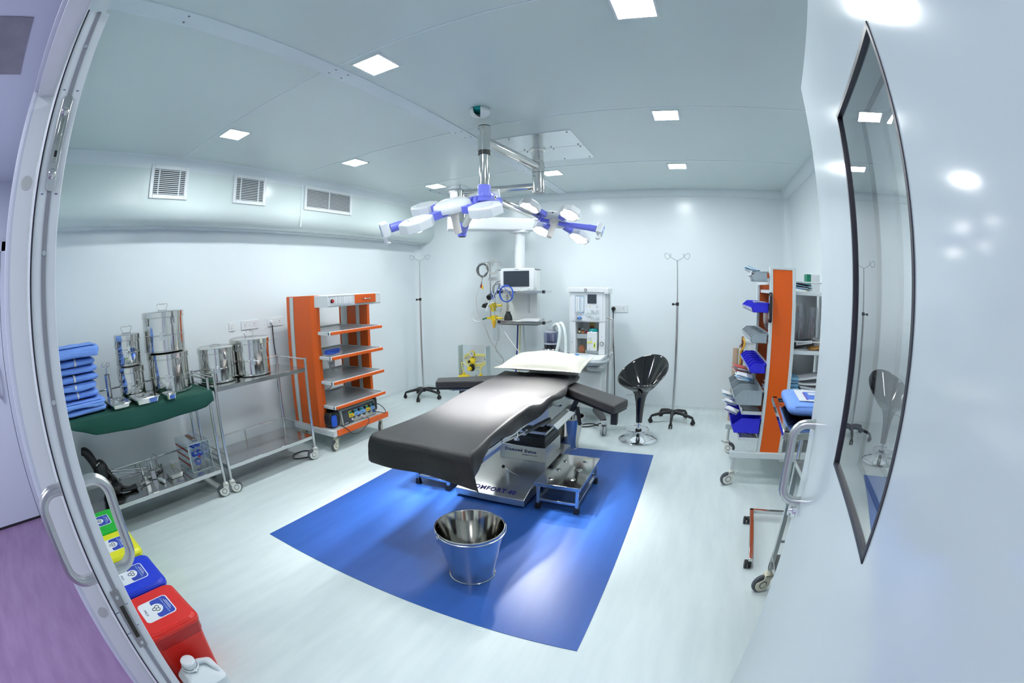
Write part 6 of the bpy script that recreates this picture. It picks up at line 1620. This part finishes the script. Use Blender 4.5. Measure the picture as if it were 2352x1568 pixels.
# ============================================================ MAYO STAND AND NEAR TROLLEY (beside the open leaf)
my = thing('mayo_stand', 'steel mayo stand with a deep-edged blue reflecting tray on a U-shaped foot', 'instrument stand', (.62,2.6,0))
ra = R(-4.3); Rm = Matrix.Rotation(ra,3,'Z'); o0 = Vector((.525,2.25,0))
def ML(b, x0,x1,y0,y1,z0,z1,m=0):
    k=len(b.v); b.bb(x0,x1,y0,y1,z0,z1,m)
    for i in range(k,len(b.v)): b.v[i] = o0 + Rm @ b.v[i]
b = MB(); W_,L_ = .46,.80
ML(b,0,W_,0,L_,.862,.867); ML(b,0,.035,0,L_,.867,.882); ML(b,W_-.035,W_,0,L_,.867,.882); ML(b,.0,W_,0,.02,.867,.882); ML(b,0,W_,L_-.035,L_,.867,.882)
ML(b,-.003,.002,0,L_,.845,.882); ML(b,0,W_,-.003,.002,.845,.882)
b.build('tray', POLISH, my, bevel=.003)
b = MB(); ML(b,.02,.045,.02,L_-.02,.825,.845); ML(b,W_-.045,W_-.02,.02,L_-.02,.825,.845); ML(b,.02,W_-.02,L_-.05,L_-.025,.825,.845); b.build('tray_frame', STEEL, my)
b = MB(); b.cyl(o0+Rm@Vector((.26,L_-.04,.08)),o0+Rm@Vector((.26,L_-.04,.83)),.016,n=14); b.build('post', STEEL, my)
b = MB(); ML(b,-.045,-.015,.03,.70,.045,.073); ML(b,-.045,.30,.672,.70,.045,.073); ML(b,.27,.30,.03,.70,.045,.073); b.build('foot', STEEL, my, bevel=.003)
for lx,ly in ((-.03,.04),(-.05,.60),(.285,.04)):
    p = o0+Rm@Vector((lx-.012,ly,0)); b = MB()
    for s in (-1,1): b.cyl((p.x+s*.005,p.y,.027),(p.x+s*.022,p.y,.027),.027,n=18)
    b.cyl((p.x,p.y,.03),(p.x,p.y,.05),.012,n=10); b.build('caster', BLACK, my, bevel=.002)
pk = thing('wrapped_pack', 'blue wrapped pack with a white tie and printed card on the mayo tray', 'wrapped pack', (.77,2.75,.8835), 0, 'blue wrapped instrument packs')
soft_pack(.615,.93,2.50,3.00,.8835,.965,77,R(-4),.9).build('wrap', BLUE_CL, pk, ang=180)
b = MB(); b.grid(lambda u,v: Vector((.64+.27*u,2.52+.02*v-.04*(1-u)*0,.955-.05*v)),8,3); b.build('flap', BLUE_CL, pk, solid=.004, ang=180)
b = MB(); b.tube(smooth_path([(.80,2.505,.90),(.795,2.49,.93),(.79,2.52,.966),(.79,2.56,.97)],6),.005,6); b.tube(smooth_path([(.76,2.50,.962),(.79,2.515,.955),(.82,2.505,.966)],5),.004,6); b.tube(smooth_path([(.775,2.53,.97),(.79,2.515,.955),(.80,2.47,.94)],5),.004,6)
b.build('tie', TAPE, pk)
b = MB(); b.box((.81,2.74,.9685),(.24,.30,.004),Matrix.Rotation(R(-4),3,'Z')); k = b.build('printed_card', LABELW, pk)
b = MB(); b.box((.83,2.72,.9708),(.16,.20,.001),Matrix.Rotation(R(-4),3,'Z'),0); b.box((.745,2.71,.9712),(.012,.20,.001),Matrix.Rotation(R(-4),3,'Z'),1); b.box((.83,2.77,.9714),(.10,.06,.001),Matrix.Rotation(R(-4),3,'Z'),2); b.build('card_print', [mat('card_blue',(.10,.22,.72),.4), mat('card_violet',(.16,.10,.50),.4), LABELW], k)

nt_ = thing('steel_trolley', 'steel trolley with dark legs mostly hidden behind the open door leaf', 'trolley', (.82,1.75,0), 0, 'two-shelf steel trolleys')
DK = mat('mirror_steel', (.62,.64,.64), .06, 1.0)
for x,y in ((.582,2.07),(1.06,2.07),(.582,1.46),(1.06,1.46)):
    MB().bb(x-.013,x+.013,y-.013,y+.013,.145,.80).build('post', DK, nt_, bevel=.002)
    caster(nt_, x, y, .15, .055, R(200), mats=(CREAM, TYRE))
for z,nm in ((.80,'top_shelf'),(.24,'bottom_shelf')):
    b = MB(); b.bb(.57,1.07,1.45,2.08,z-.028,z); b.build(nm, STEEL, nt_, bevel=.002)
for z in (.33,):
    MB().cyl((.582,2.07,z),(1.06,2.07,z),.007,n=10).build('guard_rail', STEEL, nt_); MB().cyl((1.06,1.46,z),(1.06,2.07,z),.007,n=10).build('guard_rail', STEEL, nt_)
# ============================================================ LIGHT AND CAMERA
def area(name, loc, size, power, col, rot=(0,0,0), sizey=None):
    l = bpy.data.lights.new(name,'AREA'); l.energy = power; l.color = col; l.size = size
    if sizey: l.shape = 'RECTANGLE'; l.size_y = sizey
    o = bpy.data.objects.new(name, l); COL.objects.link(o); o.location = loc; o.rotation_euler = rot
    return o
area('corridor_lamp', (-2.6,-1.3,2.70), .6, 32, (.92,.95,1.0))
area('corridor_lamp', (-.4,-1.3,2.70), .6, 24, (.92,.95,1.0))
w = bpy.data.worlds.new('world'); bpy.context.scene.world = w; w.use_nodes = True
w.node_tree.nodes['Background'].inputs[0].default_value = (.75,.85,.95,1); w.node_tree.nodes['Background'].inputs[1].default_value = .25
sc = bpy.context.scene
sc.view_settings.view_transform = 'Standard'; sc.view_settings.look = 'None'; sc.view_settings.exposure = 0; sc.view_settings.gamma = 1
try:
    sc.cycles.sample_clamp_indirect = 6; sc.cycles.max_bounces = 7; sc.cycles.diffuse_bounces = 4; sc.cycles.glossy_bounces = 4; sc.cycles.transmission_bounces = 4
    sc.cycles.use_adaptive_sampling = True; sc.cycles.adaptive_threshold = .055; sc.cycles.adaptive_min_samples = 12
    sc.cycles.transparent_max_bounces = 12; sc.cycles.caustics_reflective = False; sc.cycles.caustics_refractive = False
    sc.cycles.use_denoising = True
except Exception: pass
cd = bpy.data.cameras.new('camera'); cam = bpy.data.objects.new('camera', cd); COL.objects.link(cam)
cd.type = 'PANO'; cd.sensor_fit = 'HORIZONTAL'; cd.sensor_width = 36; cd.sensor_height = 24; cd.clip_start = .01
tgt = cd.cycles if hasattr(cd,'cycles') and hasattr(cd.cycles,'panorama_type') else cd
tgt.panorama_type = 'FISHEYE_EQUISOLID'; tgt.fisheye_lens = 1026.54*36/2352; tgt.fisheye_fov = R(190)
cam.matrix_world = Matrix(((0.91510151,-0.04049762,0.40118472,0),(0.40307381,0.11898649,-0.90739943,0),(-0.01098804,0.99206963,0.12520825,1.6),(0,0,0,1)))
sc.camera = cam
